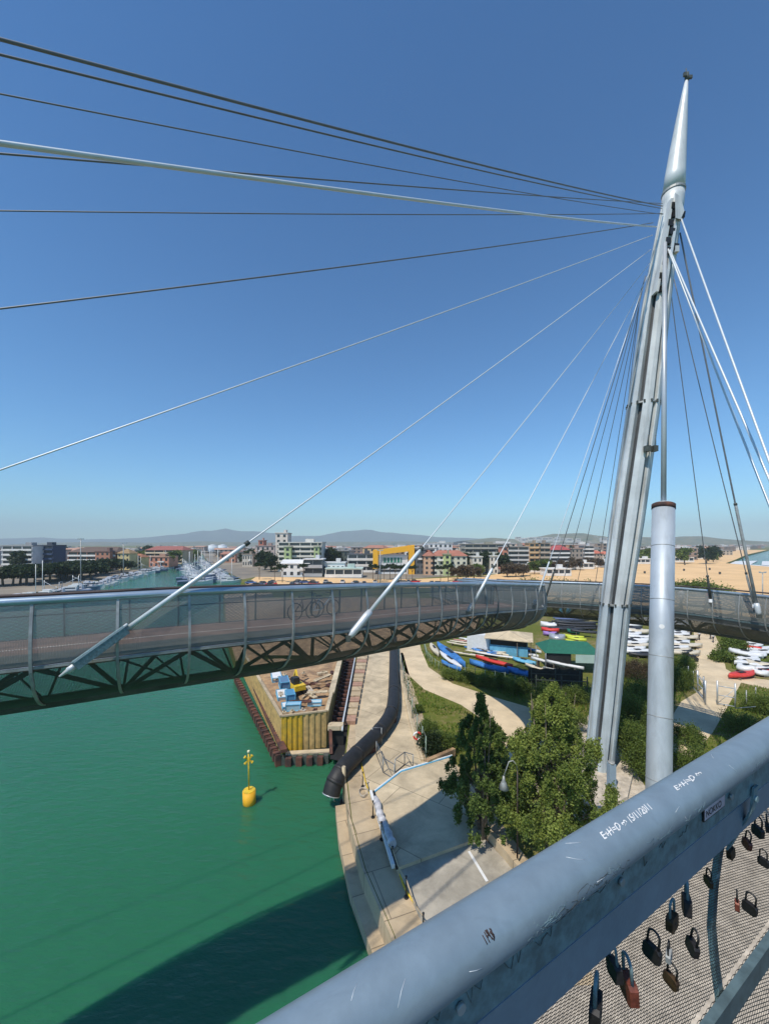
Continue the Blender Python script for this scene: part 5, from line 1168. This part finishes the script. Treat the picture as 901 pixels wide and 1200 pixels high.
def building(px0, px1, yt, yb, wall, roofc, label, style='win', floors=4, bays=6, dep=None, rz=0, roof='flat', cat='building', nm='building', band=(.72, .70, .66), group=None):
    Yb = F*16/(yb-HY); w = (px1-px0)/F*Yb; e = empty(nm, (((px0+px1)/2-CX)/F*Yb, Yb, 1.5), rz); tag(e, label, cat, group)
    h = CZ-(yt-HY)/F*Yb-1.5; dep = dep or max(8, min(w*.6, 22)); hr = 0
    if roof in ('hip', 'gable'): hr = min(h*.22, 3.2)
    hw = h-hr
    b = MB(); b.box((0, dep/2, hw/2), (w, dep, hw)); b.build('wall', cmat(wall, .85), e)
    b = MB()
    if roof == 'flat': flat_roof(b, -w/2, w/2, 0, dep, hw, .5, .4); b.box((w*.18, dep*.5, hw+1.3), (w*.2, dep*.35, 1.9))
    else:
        g_ = w*.5-(hr*1.2 if roof == 'hip' else -.3); o = .6
        b.add([(-w/2-o, -o, hw), (w/2+o, -o, hw), (w/2+o, dep+o, hw), (-w/2-o, dep+o, hw), (-g_, dep/2, hw+hr), (g_, dep/2, hw+hr)], [(0, 1, 5, 4), (2, 3, 4, 5), (3, 0, 4), (1, 2, 5), (3, 2, 1, 0)])
    b.build('roof', cmat(roofc, .85), e)
    fh = hw/floors
    if style == 'band':
        for f in range(floors):
            z = fh*f
            b = MB(); b.box((0, -.03, z+fh*.66), (w*.985, .12, fh*.5)); b.build('window_strip', WIN, e)
            b = MB(); b.box((0, -.55, z+fh*.22), (w, 1.1, fh*.36)); b.box((-w/2-.3, dep*.4, z+fh*.22), (.6, dep*.8, fh*.36)); b.build('balcony', cmat(band, .8), e)
            k = max(2, bays//2)
            b = MB()
            for i in range(k+1): b.box((-w/2+w*i/k, -.3, z+fh*.62), (max(.35, w*.012), .6, fh*.55))
            b.build('pier', cmat(wall, .85), e)
    elif style == 'win':
        for f in range(floors):
            for i in range(bays):
                x = -w/2+w*(i+.5)/bays; b = MB(); b.box((x, -.02, fh*(f+.52)), (w/bays*.42, .12, fh*.5)); b.build('window', WIN, e)
            if f and bays > 3 and f % 2 == 1:
                b = MB(); x = w*.25*(1 if f % 4 == 1 else -1); b.box((x, -.5, fh*f+.3), (w*.22, 1.0, .9)); b.build('balcony', cmat(band, .8), e)
    return e
W1 = (.62, .60, .55); 
building(4, 39, 640, 668, (.6, .6, .6), (.3, .3, .3), 'stepped office block with white bands at the far left', 'band', 5, 6, nm='office_building')
building(33, 63, 639.5, 667, (.03, .05, .10), (.06, .07, .09), 'dark blue glass block joined to the white banded one', 'band', 5, 6, band=(.03, .06, .13), nm='office_building')
building(62, 72, 645, 666, (.55, .45, .36), (.3, .2, .15), 'small beige house behind the dark blue block', 'win', 4, 2)
building(81, 136, 641, 668, (.33, .17, .12), (.13, .09, .07), 'long brown apartment block with white balconies on the left bank', 'band', 4, 10, roof='hip', nm='apartment_building')
building(112, 129, 646.5, 668.5, (.42, .20, .13), (.2, .12, .1), 'red brick front projecting from the brown apartment block', 'win', 4, 3)
building(138, 152, 643, 668, (.62, .50, .25), (.3, .2, .1), 'yellow house behind the left bank', 'win', 4, 3, roof='hip', nm='house'); building(152, 166, 649, 667, (.62, .46, .2), (.35, .15, .08), 'lower ochre house next to the church tower', 'win', 3, 3, roof='hip', nm='house')
building(171, 214, 640, 661, (.50, .38, .24), (.30, .11, .09), 'broad cream block with dark red roof above the river', 'band', 4, 8, roof='hip', band=(.66, .55, .38), nm='apartment_building')
building(163, 198, 653, 664.5, (.55, .25, .16), (.4, .25, .18), 'low terracotta quay building left of the river bend', 'win', 2, 6)
building(158, 163, 640, 660, (.5, .45, .38), (.12, .14, .13), 'slender church tower among the left bank houses', 'win', 3, 1, roof='hip', cat='tower', nm='church_tower', dep=5)
for i, x in enumerate((249.5, 261)):
    Y = 640; e = empty('silo', ((x-CX)/F*Y, Y, 1.5)); tag(e, 'pale cylindrical silo above the river bend, the %s of two' % ('left', 'right')[i], 'silo', 'pair of silos'); r = 5/F*Y; h = 15+(HY-638.5)/F*Y
    b = MB(); b.tube([(0, 0, 0), (0, 0, h)], r, 24); b.build('shell', cmat((.55, .6, .64)), e); b = MB(); b.tube([(0, 0, h), (0, 0, h+1.5)], [r, r*.3], 24); b.build('cap', cmat((.6, .62, .64)), e)
e = empty('road_bridge', ((235-CX)/F*430, 430, 1.5)); tag(e, 'dark road viaduct crossing the river in the distance', 'bridge')
b = MB(); b.bar((-60, 40, 5), (75, 30, 6), 10, 1.6); b.build('deck', M_['asphalt'], e)
for x in (-45, -20, 5, 30, 55): b = MB(); b.box((x, 36, 2), (2.5, 9, 7)); b.build('pier', M_['concrete'], e)
building(323, 337, 625, 668, (.66, .58, .5), (.6, .55, .5), 'tall slim pale tower block beside the hotel', 'win', 7, 2, nm='tower_block', dep=10)
building(327, 377, 636, 670, (.62, .60, .52), (.62, .6, .55), 'big cream hotel with long balconies and green side panels', 'band', 6, 8, band=(.68, .64, .56), nm='hotel')
building(333, 341, 641, 670.6, (.42, .50, .24), (.4, .4, .3), 'green stair bay on the left of the hotel front', 'win', 5, 1, dep=3); building(368, 374, 641, 670.6, (.42, .50, .24), (.4, .4, .3), 'green stair bay on the right of the hotel front', 'win', 5, 1, dep=3)
building(330, 362, 656, 676, (.70, .70, .68), (.66, .66, .64), 'low white modern building in front of the hotel', 'win', 2, 4, roof='gable'); building(356, 378, 656, 676, (.10, .12, .13), (.6, .6, .6), 'dark glazed pavilion joined to the low white building', 'band', 2, 4, band=(.4, .4, .4))
building(378, 404, 660, 675, (.70, .70, .68), (.6, .6, .58), 'flat white shed right of the dark glazed pavilion', 'win', 1, 5); building(382, 424, 667, 677, (.68, .66, .60), (.45, .55, .5), 'long low curved pavilion on the harbour front', 'band', 1, 8)
building(408, 440, 650, 671, (.55, .56, .56), (.08, .09, .1), 'white building with black window bands left of the yellow frame', 'band', 3, 6)
building(380, 408, 646, 667, (.10, .12, .10), (.3, .3, .28), 'dark wide block behind the white harbour sheds', 'win', 3, 5)
# yellow frame building
Yb = 205.; e = empty('frame_building', ((461-CX)/F*Yb, Yb, 1.5)); tag(e, 'modern building with a huge orange-yellow portal frame around white and green glass floors', 'building')
def rx(x): return (x-461)/F*Yb
def rz_(y): return CZ-(y-HY)/F*Yb-1.5
b = MB(); b.box(((rx(437)+rx(443))/2, 4, rz_(648)/2+2.2), (rx(443)-rx(437), 9, rz_(644)-3.0)); b.box(((rx(479)+rx(485.5))/2, 4, (rz_(639))/2), (rx(485.5)-rx(479), 9.1, rz_(639)))
b.loft([[(rx(437), 0, rz_(645)), (rx(485.5), 0, rz_(638.5)), (rx(485.5), 0, rz_(645.5)), (rx(437), 0, rz_(651))], [(rx(437), 8.9, rz_(645)), (rx(485.5), 8.9, rz_(638.5)), (rx(485.5), 8.9, rz_(645.5)), (rx(437), 8.9, rz_(651))]]); b.build('portal_frame', M_['orange_y'], e)
b = MB(); b.box(((rx(443)+rx(478))/2, 7, rz_(651)/2), (rx(478)-rx(443), 10, rz_(651))); b.build('wall', M_['white'], e)
b = MB(); b.box(((rx(448)+rx(471))/2, 1.95, rz_(656.5)), (rx(471)-rx(448), .2, 2.6)); b.build('glass_front', cmat((.05, .22, .15), .3), e)
for x in range(449, 472, 4): b = MB(); b.box((rx(x), 1.8, rz_(656.5)), (.35, .3, 2.8)); b.build('mullion', M_['white'], e)
for y in (664, 669): b = MB(); b.box(((rx(445)+rx(476))/2, 1.95, rz_(y)), (rx(476)-rx(445), .2, 1.2)); b.build('window_strip', WIN, e)
building(487, 507, 644, 673, (.10, .11, .12), (.2, .2, .2), 'dark grey block just right of the yellow frame', 'win', 5, 4); building(497, 509, 645, 674, (.60, .38, .24), (.36, .15, .10), 'salmon side wall of the red roofed house', 'win', 4, 2, roof='hip', nm='house')
building(507, 547, 645, 674, (.62, .60, .48), (.38, .15, .10), 'cream apartment house with red tiled roof and green centre bay', 'win', 4, 6, roof='hip', nm='apartment_building'); building(520, 528, 650, 674.5, (.48, .55, .25), (.3, .3, .2), 'green centre bay of the red roofed apartment house', 'win', 4, 1, dep=3)
building(554, 565, 653, 674, (.68, .64, .56), (.6, .6, .55), 'white block between dark trees, the left of two', 'win', 3, 2); building(574, 583, 652, 673, (.68, .64, .56), (.6, .6, .55), 'white block between dark trees, the right of two', 'win', 3, 2)
building(545, 590, 638, 660, (.24, .24, .20), (.3, .28, .22), 'long grey-green terraced block behind the red roofed house', 'band', 4, 10, band=(.42, .40, .33)); building(497, 530, 637, 660, (.66, .64, .62), (.5, .5, .48), 'white flats behind the red roofed house', 'win', 4, 6)
building(588, 596, 641, 668, (.52, .22, .14), (.3, .3, .3), 'red brick end wall of the balconied block', 'win', 5, 1); building(595, 619, 641, 668, (.40, .34, .30), (.3, .28, .25), 'grey-brown block with white balconies', 'band', 5, 5, band=(.58, .56, .52), nm='apartment_building')
building(620, 632, 637, 666, (.60, .36, .17), (.35, .28, .2), 'orange-ochre front of the wide seafront block', 'band', 5, 3, band=(.65, .45, .25), nm='apartment_building'); building(631, 644, 637, 666, (.30, .24, .20), (.3, .25, .2), 'brown balconied half of the wide seafront block', 'band', 5, 4, band=(.45, .38, .3), nm='apartment_building')
building(645, 667, 639, 664, (.08, .08, .09), (.38, .08, .08), 'white banded seafront block with dark red roof', 'band', 4, 5, band=(.74, .74, .72), roof='hip', nm='apartment_building'); building(669, 683, 643, 664, (.30, .26, .22), (.4, .3, .25), 'taupe block right of the dark red roofed one', 'win', 4, 3)
building(684, 695, 640, 662, (.20, .18, .17), (.5, .5, .5), 'slim block with bright white balconies', 'band', 5, 3, band=(.74, .73, .7), nm='apartment_building'); building(695, 706, 645, 661, (.42, .34, .28), (.48, .14, .09), 'low house with red roof left of the mast', 'win', 3, 3, roof='hip', nm='house')
building(706, 716, 646, 661, (.62, .58, .54), (.5, .16, .1), 'small house with orange roof partly behind the mast', 'win', 3, 3, roof='hip', nm='house')
building(284, 296, 650, 664, (.55, .5, .42), (.3, .25, .2), 'beige warehouse at the right bank marina', 'win', 2, 4, nm='warehouse'); building(300, 322, 640, 664, (.5, .40, .36), (.35, .25, .22), 'pinkish block left of the tall tower block', 'win', 4, 4)
building(303, 309, 633.5, 661, (.50, .18, .12), (.5, .3, .25), 'narrow red and white tower far behind the marina', 'win', 5, 1, nm='tower', dep=8)
cols = [('white', (.66, .64, .60)), ('cream', (.62, .54, .42)), ('beige', (.50, .42, .33)), ('pinkish', (.55, .38, .30)), ('ochre', (.58, .42, .22)), ('grey', (.36, .36, .35)), ('brown', (.30, .22, .17)), ('terracotta', (.48, .24, .15))]
cols += cols[:3]
roofs = [('red tiled', (.36, .17, .12), 'hip'), ('orange tiled', (.44, .26, .18), 'gable'), ('flat grey', (.35, .34, .32), 'flat'), ('flat pale', (.55, .53, .5), 'flat')]
r_ = random.Random(21)
zones = [(-5, 60, 300, 600, 643, 647, 10, 'behind the far left offices'), (60, 150, 300, 700, 641, 647, 14, 'behind the left bank'), (150, 240, 380, 900, 643, 648, 14, 'above the river bend'), (262, 330, 330, 1100, 641, 648, 16, 'left of the hotel'),
         (375, 440, 320, 900, 640, 647, 22, 'between the hotel and the yellow frame'), (440, 500, 300, 1000, 638, 644, 16, 'behind the yellow frame'), (500, 600, 330, 1200, 636, 642, 34, 'behind the red roofed apartments'), (600, 720, 320, 1300, 636, 643, 42, 'behind the seafront blocks'),
         (735, 800, 330, 1200, 639, 646, 26, 'right of the mast'), (788, 850, 450, 1500, 640.5, 645, 28, 'beyond the beach'), (845, 893, 1000, 2200, 640, 641.5, 18, 'near the far headland')]
for z in zones:
    for i in range(int(z[6]*1.5)):
        Y = r_.uniform(z[2], z[3]); px = r_.uniform(z[0], z[1]); cn, cc = r_.choice(cols); rn, rc, rk = r_.choice(roofs)
        yt = r_.uniform(z[4], z[5]); top = CZ-(yt-HY)/F*Y
        if top < 8: top = r_.uniform(8, 13)
        w = r_.uniform(10, 30)*(1+Y/2500); e = empty('town_house', ((px-CX)/F*Y, Y, 1.5), r_.uniform(-.5, .5)); h = top-1.5; fl = max(2, int(h/3.1))
        tag(e, '%s town building with %s roof, %s' % (cn, rn, z[7]), 'building', 'town buildings '+z[7])
        d = w*r_.uniform(.5, .8); hr = 2.2 if rk != 'flat' else .5; hw = h-hr
        b = MB(); b.box((0, 0, hw/2), (w, d, hw)); b.cur = 1; fh = hw/fl
        nb = max(3, int(w/4.5))
        for f in range(fl):
            for k in range(nb):
                b.box((-w/2+w*(k+.5)/nb, -d/2-.03, fh*(f+.55)), (w/nb*.42, .14, fh*.5))
            b.box((-w/2-.03, 0, fh*(f+.55)), (.14, d*.6, fh*.45))
        b.build('wall', [cmat(cc, .85), WIN], e)
        b = MB()
        if rk == 'flat': b.box((0, 0, hw+.25), (w+.8, d+.8, .5)); b.box((w*.2, 0, hw+1.4), (w*.18, d*.3, 2))
        else:
            gg = w/2-(2.6 if rk == 'hip' else -.3)
            b.add([(-w/2-.5, -d/2-.5, hw), (w/2+.5, -d/2-.5, hw), (w/2+.5, d/2+.5, hw), (-w/2-.5, d/2+.5, hw), (-gg, 0, hw+hr), (gg, 0, hw+hr)], [(0, 1, 5, 4), (2, 3, 4, 5), (3, 0, 4), (1, 2, 5), (3, 2, 1, 0)])
        b.build('roof', cmat(rc, .85), e)
# houses up the right hill
for i in range(60):
    px = r_.uniform(600, 735); yt = r_.uniform(629, 634.5); Y = 2250+r_.uniform(-150, 120); hh = CZ-(yt-HY)/F*Y
    b = MB(); w = r_.uniform(18, 40); b.box((0, 0, -6), (w, 14, 22)); b.cur = 1; b.box((0, -7.05, 0), (w*.8, .3, 3)); b.box((0, -7.05, -5), (w*.8, .3, 2))
    o = b.build('hillside_house', [cmat((.6, .56, .5), .85), WIN]); o.location = ((px-CX)/F*Y, Y, hh-5); tag(o, 'pale house on the wooded hill behind the seafront', 'house', 'houses on the hill')
# beach huts / bathing establishments
for i, (a, c, yb, lb) in enumerate(((596, 640, 671, 'long low white beach pavilion left of the mast'), (640, 668, 675, 'white terrace building at the edge of the sand'), (671, 695, 667, 'white beach bar with a flat roof'), (697, 716, 665, 'small white beach cabin row by the mast'), (745, 766, 661, 'white cabins between mast and steel column'), (790, 812, 659, 'white beach cabins right of the steel column'), (818, 838, 655, 'farther white beach cabins on the sand'))):
    building(a, c, yb-5.5-(yb-660)*.15, yb, (.68, .66, .62), (.7, .68, .64), lb, 'band', 1, 8, dep=8, nm='beach_pavilion', cat='pavilion')
# trees of the town: shared meshes
def proto_tree(nm, m, w, h, kind, n):
    cs = []; rd = []; rr = random.Random(hash(nm) % 99)
    for i in range(22):
        a = rr.uniform(0, 6.28); q = rr.random()**.5
        if kind == 'umbrella': cs.append((math.cos(a)*w*.43*q, math.sin(a)*w*.43*q, h*(.66+.24*rr.random()-.08*q))); rd.append((w*.16, w*.16, h*.15))
        elif kind == 'palm': cs.append((math.cos(a)*w*.3, math.sin(a)*w*.3, h*(.9+.05*rr.random()-.1*q))); rd.append((w*.14, w*.14, h*.06))
        else: cs.append((math.cos(a)*w*.36*q, math.sin(a)*w*.36*q, h*(.35+.5*rr.random()))); rd.append((w*.16, w*.16, h*.13))
    e = empty(nm, (0, 0, -100)); e['category'] = 'tree'
    leaves('crown', cs, rd, n, w*.075, m, e)
    b = MB(); b.tube([(0, 0, 0), (w*.02, 0, h*.5), (0, 0, h*.85)], [w*.035, w*.025, w*.015], 7)
    for i in range(5): b.tube([(0, 0, h*.55), cs[i]], [w*.014, w*.006], 5)
    b.build('trunk', M_['trunk'], e); return e
pine = proto_tree('pine_tree', M_['leaf_dark'], 12, 6.3, 'umbrella', 4200); broad = proto_tree('broadleaf_tree', M_['leaf_b'], 8, 8, 'round', 2200)
brown = proto_tree('bare_tree', M_['leaf_brown'], 8, 7, 'round', 1500); palm = proto_tree('palm_tree', M_['leaf_dark'], 5, 8, 'palm', 700); dark = proto_tree('evergreen_tree', M_['leaf_dark'], 9, 10, 'round', 2400)
protos = {'pine': pine, 'broad': broad, 'brown': brown, 'palm': palm, 'dark': dark}; used = set()
def put(k, px, py, label, grp, s=1.0):
    pr = protos[k]; loc = G(px, py, 1.5)
    if k not in used: used.add(k); o = pr; o.location = loc; o.scale = (s,)*3; o.rotation_euler = (0, 0, r_.uniform(0, 6)); o['label'] = label
    else: o = copy_thing(pr, loc, r_.uniform(0, 6), label, s)
    o['group'] = grp; return o
for i in range(17):
    t = i/16; put('pine', -4+t*146+r_.uniform(-2, 2), 690-t*18+r_.uniform(-2, 2)-2, 'umbrella pine in the dark row along the left bank', 'umbrella pines along the left bank', .95+r_.random()*.25)
for i in range(9): put('pine', r_.uniform(0, 130), r_.uniform(672, 680), 'umbrella pine behind the front row on the left bank', 'umbrella pines behind the front row', .75+r_.random()*.25)
for x, y, k, s, lb in ((24, 668, 'dark', 1.3, 'dark tree in front of the white banded office block'), (150, 667, 'dark', 1.1, 'dark tree beside the yellow house'), (205, 662, 'broad', 1.4, 'green tree right of the cream block'), (216, 660, 'broad', 1.3, 'green tree by the viaduct, left end'), (226, 658, 'broad', 1.4, 'green tree over the viaduct'), (199, 664, 'broad', 1.0, 'small green tree under the cream block'),
        (286, 662, 'dark', 1.0, 'dark tree over the marina boats'), (293, 663, 'dark', 1.3, 'larger dark tree over the marina boats'), (311, 668, 'dark', 1.3, 'dark tree left of the hotel'), (318, 670, 'dark', 1.1, 'dark tree touching the tall tower block'), (385, 668, 'dark', 1.5, 'big dark tree right of the hotel'), (393, 667, 'dark', 1.3, 'dark tree behind the white harbour sheds'),
        (548, 672, 'dark', 1.2, 'dark tree right of the red roofed apartments'), (569, 672, 'dark', 1.3, 'dark tree between the two white blocks'), (587, 672, 'dark', 1.2, 'dark tree right of the second white block'), (560, 676, 'broad', .8, 'green tree before the left white block'),
        (536, 679, 'brown', .9, 'brown bare tree on the harbour promenade, leftmost'), (546, 680, 'brown', 1.0, 'large brown bare tree on the promenade'), (555, 679, 'brown', .9, 'brown bare tree before the white blocks'), (594, 676, 'brown', 1.0, 'brown tree before the balconied block'), (604, 676, 'brown', .9, 'brown tree under the grey-brown block'), (613, 675, 'brown', .9, 'brown tree left of the ochre block'),
        (626, 673, 'broad', .9, 'green tree under the ochre block'), (637, 673, 'broad', 1.0, 'green tree under the brown balconies'), (650, 670, 'brown', 1.0, 'brown tree under the white banded seafront block'), (661, 669, 'brown', .9, 'brown tree right under the dark red roof'), (674, 668, 'brown', 1.1, 'brown tree at the taupe block'), (690, 666, 'brown', 1.0, 'brown tree at the slim white balconied block'), (703, 665, 'brown', .9, 'brown tree left of the mast'), (714, 664, 'broad', .9, 'green tree half behind the mast')):
    put(k, x, y, lb, 'trees among the town buildings', s)
for i, x in enumerate((304, 322, 331, 356, 437, 443, 450, 457, 463, 470, 476, 483, 516, 525)):
    put('palm', x, 681+r_.uniform(-2, 2), 'palm tree on the harbour promenade %s' % ('by the low white building' if x < 400 else 'before the yellow frame' if x < 500 else 'before the red roofed apartments'), 'palms on the promenade', .8+.2*r_.random())
for i in range(30):
    px = r_.choice([r_.uniform(375, 620), r_.uniform(600, 850), r_.uniform(60, 240)]); put(r_.choice(['broad', 'dark', 'broad']), px, r_.uniform(649, 661), 'tree in the gaps between the distant town houses', 'trees scattered through the town', 1+r_.random()*.6)
for x, y, lb in ((655, 692, 'olive scrub on the sand left of the deck behind the mast'), (668, 693, 'round olive scrub bush on the sand'), (684, 692, 'scrub bush on the sand close to the mast'), (793, 694, 'scrub on the sand right of the steel column'), (803, 693, 'second scrub on the sand right of the steel column'), (814, 693, 'broad scrub behind the red-clad person'), (825, 693, 'scrub on the sand beyond the thin dark cable'), (838, 697, 'low scrub on the sand towards the right edge'), (622, 690, 'scrub behind the rounded end of the left deck')):
    bush(x, y, 9, 3.2, lb, 'leaf_b', 1600, .34, grp='scrub on the beach')
# moored boats: three shared meshes
def boat_proto(kind):
    e = empty({'motor': 'motorboat', 'sail': 'sailboat', 'fish': 'fishing_boat'}[kind], (0, 0, -50)); L = {'motor': 8, 'sail': 9, 'fish': 13}[kind]; Wd = L*.32; secs = []
    for t in np.linspace(-1, 1, 9):
        w = Wd/2*(1 if t < .1 else max(.04, 1-((t-.1)/.9)**2)); h = 1.1+.5*max(0, t); secs.append([(t*L/2, -w, h), (t*L/2, w, h), (t*L/2, w*.7, -.3), (t*L/2, -w*.7, -.3)])
    b = MB(); b.loft(secs); b.build('hull', wht if kind != 'fish' else cmat((.12, .16, .24)), e)
    b = MB(); b.box((-L*.05, 0, 1.7), (L*.32, Wd*.6, 1.1)); b.box((-L*.12, 0, 2.5), (L*.2, Wd*.5, .5)); b.build('cabin', wht if kind != 'motor' else cmat((.55, .56, .6)), e)
    b = MB(); b.box((-L*.02, 0, 1.9), (L*.33, Wd*.62, .35)); b.build('window_strip', WIN, e)
    if kind == 'sail': b = MB(); b.tube([(.3, 0, 1), (.3, 0, 11.5)], .09, 6); b.tube([(.3, 0, 2.6), (-3.4, 0, 2.5)], .12, 6); b.build('sailing_mast', M_['white'], e)
    if kind == 'fish': b = MB(); b.tube([(-3, 0, 1), (-3, 0, 6)], .1, 6); b.tube([(-3, 0, 5.5), (1, 0, 3.2)], .07, 6); b.tube([(2, -1.2, 1), (2, -1.2, 4), (2, 1.2, 4), (2, 1.2, 1)], .08, 6); b.build('gantry', M_['steel_light'], e)
    return e
bp2 = {k: boat_proto(k) for k in ('motor', 'sail', 'fish')}; ub = set()
def moor(k, p, rz, lb, grp, s=1):
    e = bp2[k]; e['category'] = 'boat'; loc = (p[0], p[1], 0)
    if k not in ub: ub.add(k); o = e; o.location = loc; o.rotation_euler = (0, 0, rz); o['label'] = lb; o.scale = (s,)*3
    else: o = copy_thing(e, loc, rz, lb, s)
    o['group'] = grp
kn = {'motor': 'white motorboat', 'sail': 'white sailing boat', 'fish': 'dark hulled fishing boat'}
lb_pts = [G(x, y, 1.5) for x, y in ((-30, 706), (0, 701), (60, 691), (100, 683), (140, 674), (170, 667), (200, 660.5))]
seg = [(lb_pts[i], lb_pts[i+1]) for i in range(6)]; tot = sum((c-a).length for a, c in seg); s_ = 0; acc = 0
for a, c in seg:
    L = (c-a).length; d = (c-a)/L; nrm = Vector((d.y, -d.x, 0)); k = 0
    while k < L:
        kd = r_.choice(['motor', 'motor', 'motor', 'fish', 'motor', 'motor', 'motor', 'sail'])
        moor(kd, a+d*k+nrm*(5.5+r_.uniform(-.5, 1)), math.atan2(nrm.y, nrm.x)+math.pi*(r_.random() < .4)+r_.uniform(-.1, .1), kn[kd]+' moored stern-on in the row along the left bank', 'boats moored along the left bank', r_.uniform(.85, 1.15)); k += r_.uniform(3.8, 5.2)
rb = [G(x, y, 1.5) for x, y in ((284, 679), (262, 668), (250, 662), (243, 657))]
for row, off in ((0, -5), (1, -17)):
    for a, c in list(zip(rb[:-1], rb[1:]))[:3-row]:
        L = (c-a).length; d = (c-a)/L; nrm = Vector((d.y, -d.x, 0)); k = 2
        while k < L:
            kd = r_.choice(['motor', 'fish', 'motor', 'fish', 'motor', 'sail', 'motor', 'motor']); p = a+d*k+nrm*(off+r_.uniform(-1.5, 1.5))
            moor(kd, p, math.atan2(nrm.y, nrm.x)+r_.uniform(-.2, .2), kn[kd]+' in the crowded marina at the right bank', 'boats in the right bank marina', r_.uniform(.9, 1.25)); k += r_.uniform(3.8, 5.5)
# quay wall block of the right bank, sheds and parked cars at the promenade
mb = MB(); mb.prism([p.to_2d() for p in (G(263, 706, 1.5), G(263, 693, 1.5), G(281, 689.5, 1.5), G(300, 690, 1.5), G(320, 700, 1.5))], 1.4, 2.6); tag(mb.build('quay_block', M_['concrete']), kind='structure')
mb = MB(); mb.prism([p.to_2d() for p in (G(264, 712, 1.5), G(266, 702, 1.5), G(420, 700, 1.5), G(560, 702, 1.5), G(560, 740, 1.5), G(420, 760, 1.5), G(300, 762, 1.5))], 1.4, 1.52); tag(mb.build('construction_ground', M_['earth']), kind='structure')
sheet_obj('construction_ground', gp([(277, 774), (266, 740), (264, 712), (420, 700), (474, 735), (468, 766), (418, 768), (300, 768)]), 1.509, M_['earth'])
def car(px, py, col, lb, rz=0):
    e = empty('parked_car', G(px, py, 1.55), rz); tag(e, lb, 'car', 'cars parked along the promenade')
    b = MB(); b.loft([[(x, y_, z) for y_, z in ((-.85, .35), (-.85, .8), (-.8, .9), (.8, .9), (.85, .8), (.85, .35))] for x in (-2.1, -1.9, 1.9, 2.1)]); b.build('body', cmat(col, .3), e)
    b = MB(); b.loft([[(-1.6, -.7, .9), (-1.6, .7, .9), (-1.6, .7, .92), (-1.6, -.7, .92)], [(-1.1, -.62, .9), (-1.1, .62, .9), (-1.1, .62, 1.45), (-1.1, -.62, 1.45)], [(.4, -.62, .9), (.4, .62, .9), (.4, .62, 1.45), (.4, -.62, 1.45)], [(1.1, -.7, .9), (1.1, .7, .9), (1.1, .7, .93), (1.1, -.7, .93)]]); b.build('cabin', WIN, e)
    for x in (-1.3, 1.3):
        for y in (-.8, .8): b = MB(); b.tube([(x, y-.1, .33), (x, y+.1, .33)], .33, 12); b.build('wheel', M_['black'], e)
ccol = [('white', (.7, .7, .7)), ('dark', (.03, .03, .035)), ('red', (.5, .03, .03)), ('silver', (.45, .46, .48)), ('blue', (.04, .1, .3))]
for i in range(34):
    n_, c = r_.choice(ccol); x = r_.uniform(290, 560); car(x, r_.uniform(683, 688), c, '%s car parked on the harbour promenade %s' % (n_, 'near the marina' if x < 380 else 'below the yellow frame' if x < 470 else 'near the rounded deck end'), r_.choice([0, 1.57, .2]))
# beach poles and parasol posts
for i, (x, y) in enumerate(((802, 662), (801, 669), (843, 673), (831, 668), (755, 672), (770, 667))):
    e = empty('beach_hut', G(x, y, 1.5)); tag(e, 'tiny dark kiosk alone on the sand, %s' % ('farther of the pair right of the column', 'nearer of the pair right of the column', 'by the thin dark cable', 'in the middle of the beach', 'between mast and column, nearer', 'between mast and column, farther')[i], 'kiosk')
    e.scale = (.6, .6, .6); b = MB(); b.box((0, 0, .9), (1.2, 1.2, 1.8)); b.build('wall', M_['truss'], e); b = MB(); b.loft([[(-.8, -.8, 1.8), (.8, -.8, 1.8), (.8, .8, 1.8), (-.8, .8, 1.8)], [(-.1, -.1, 2.3), (.1, -.1, 2.3), (.1, .1, 2.3), (-.1, .1, 2.3)]]); b.build('roof', M_['trunk'], e)
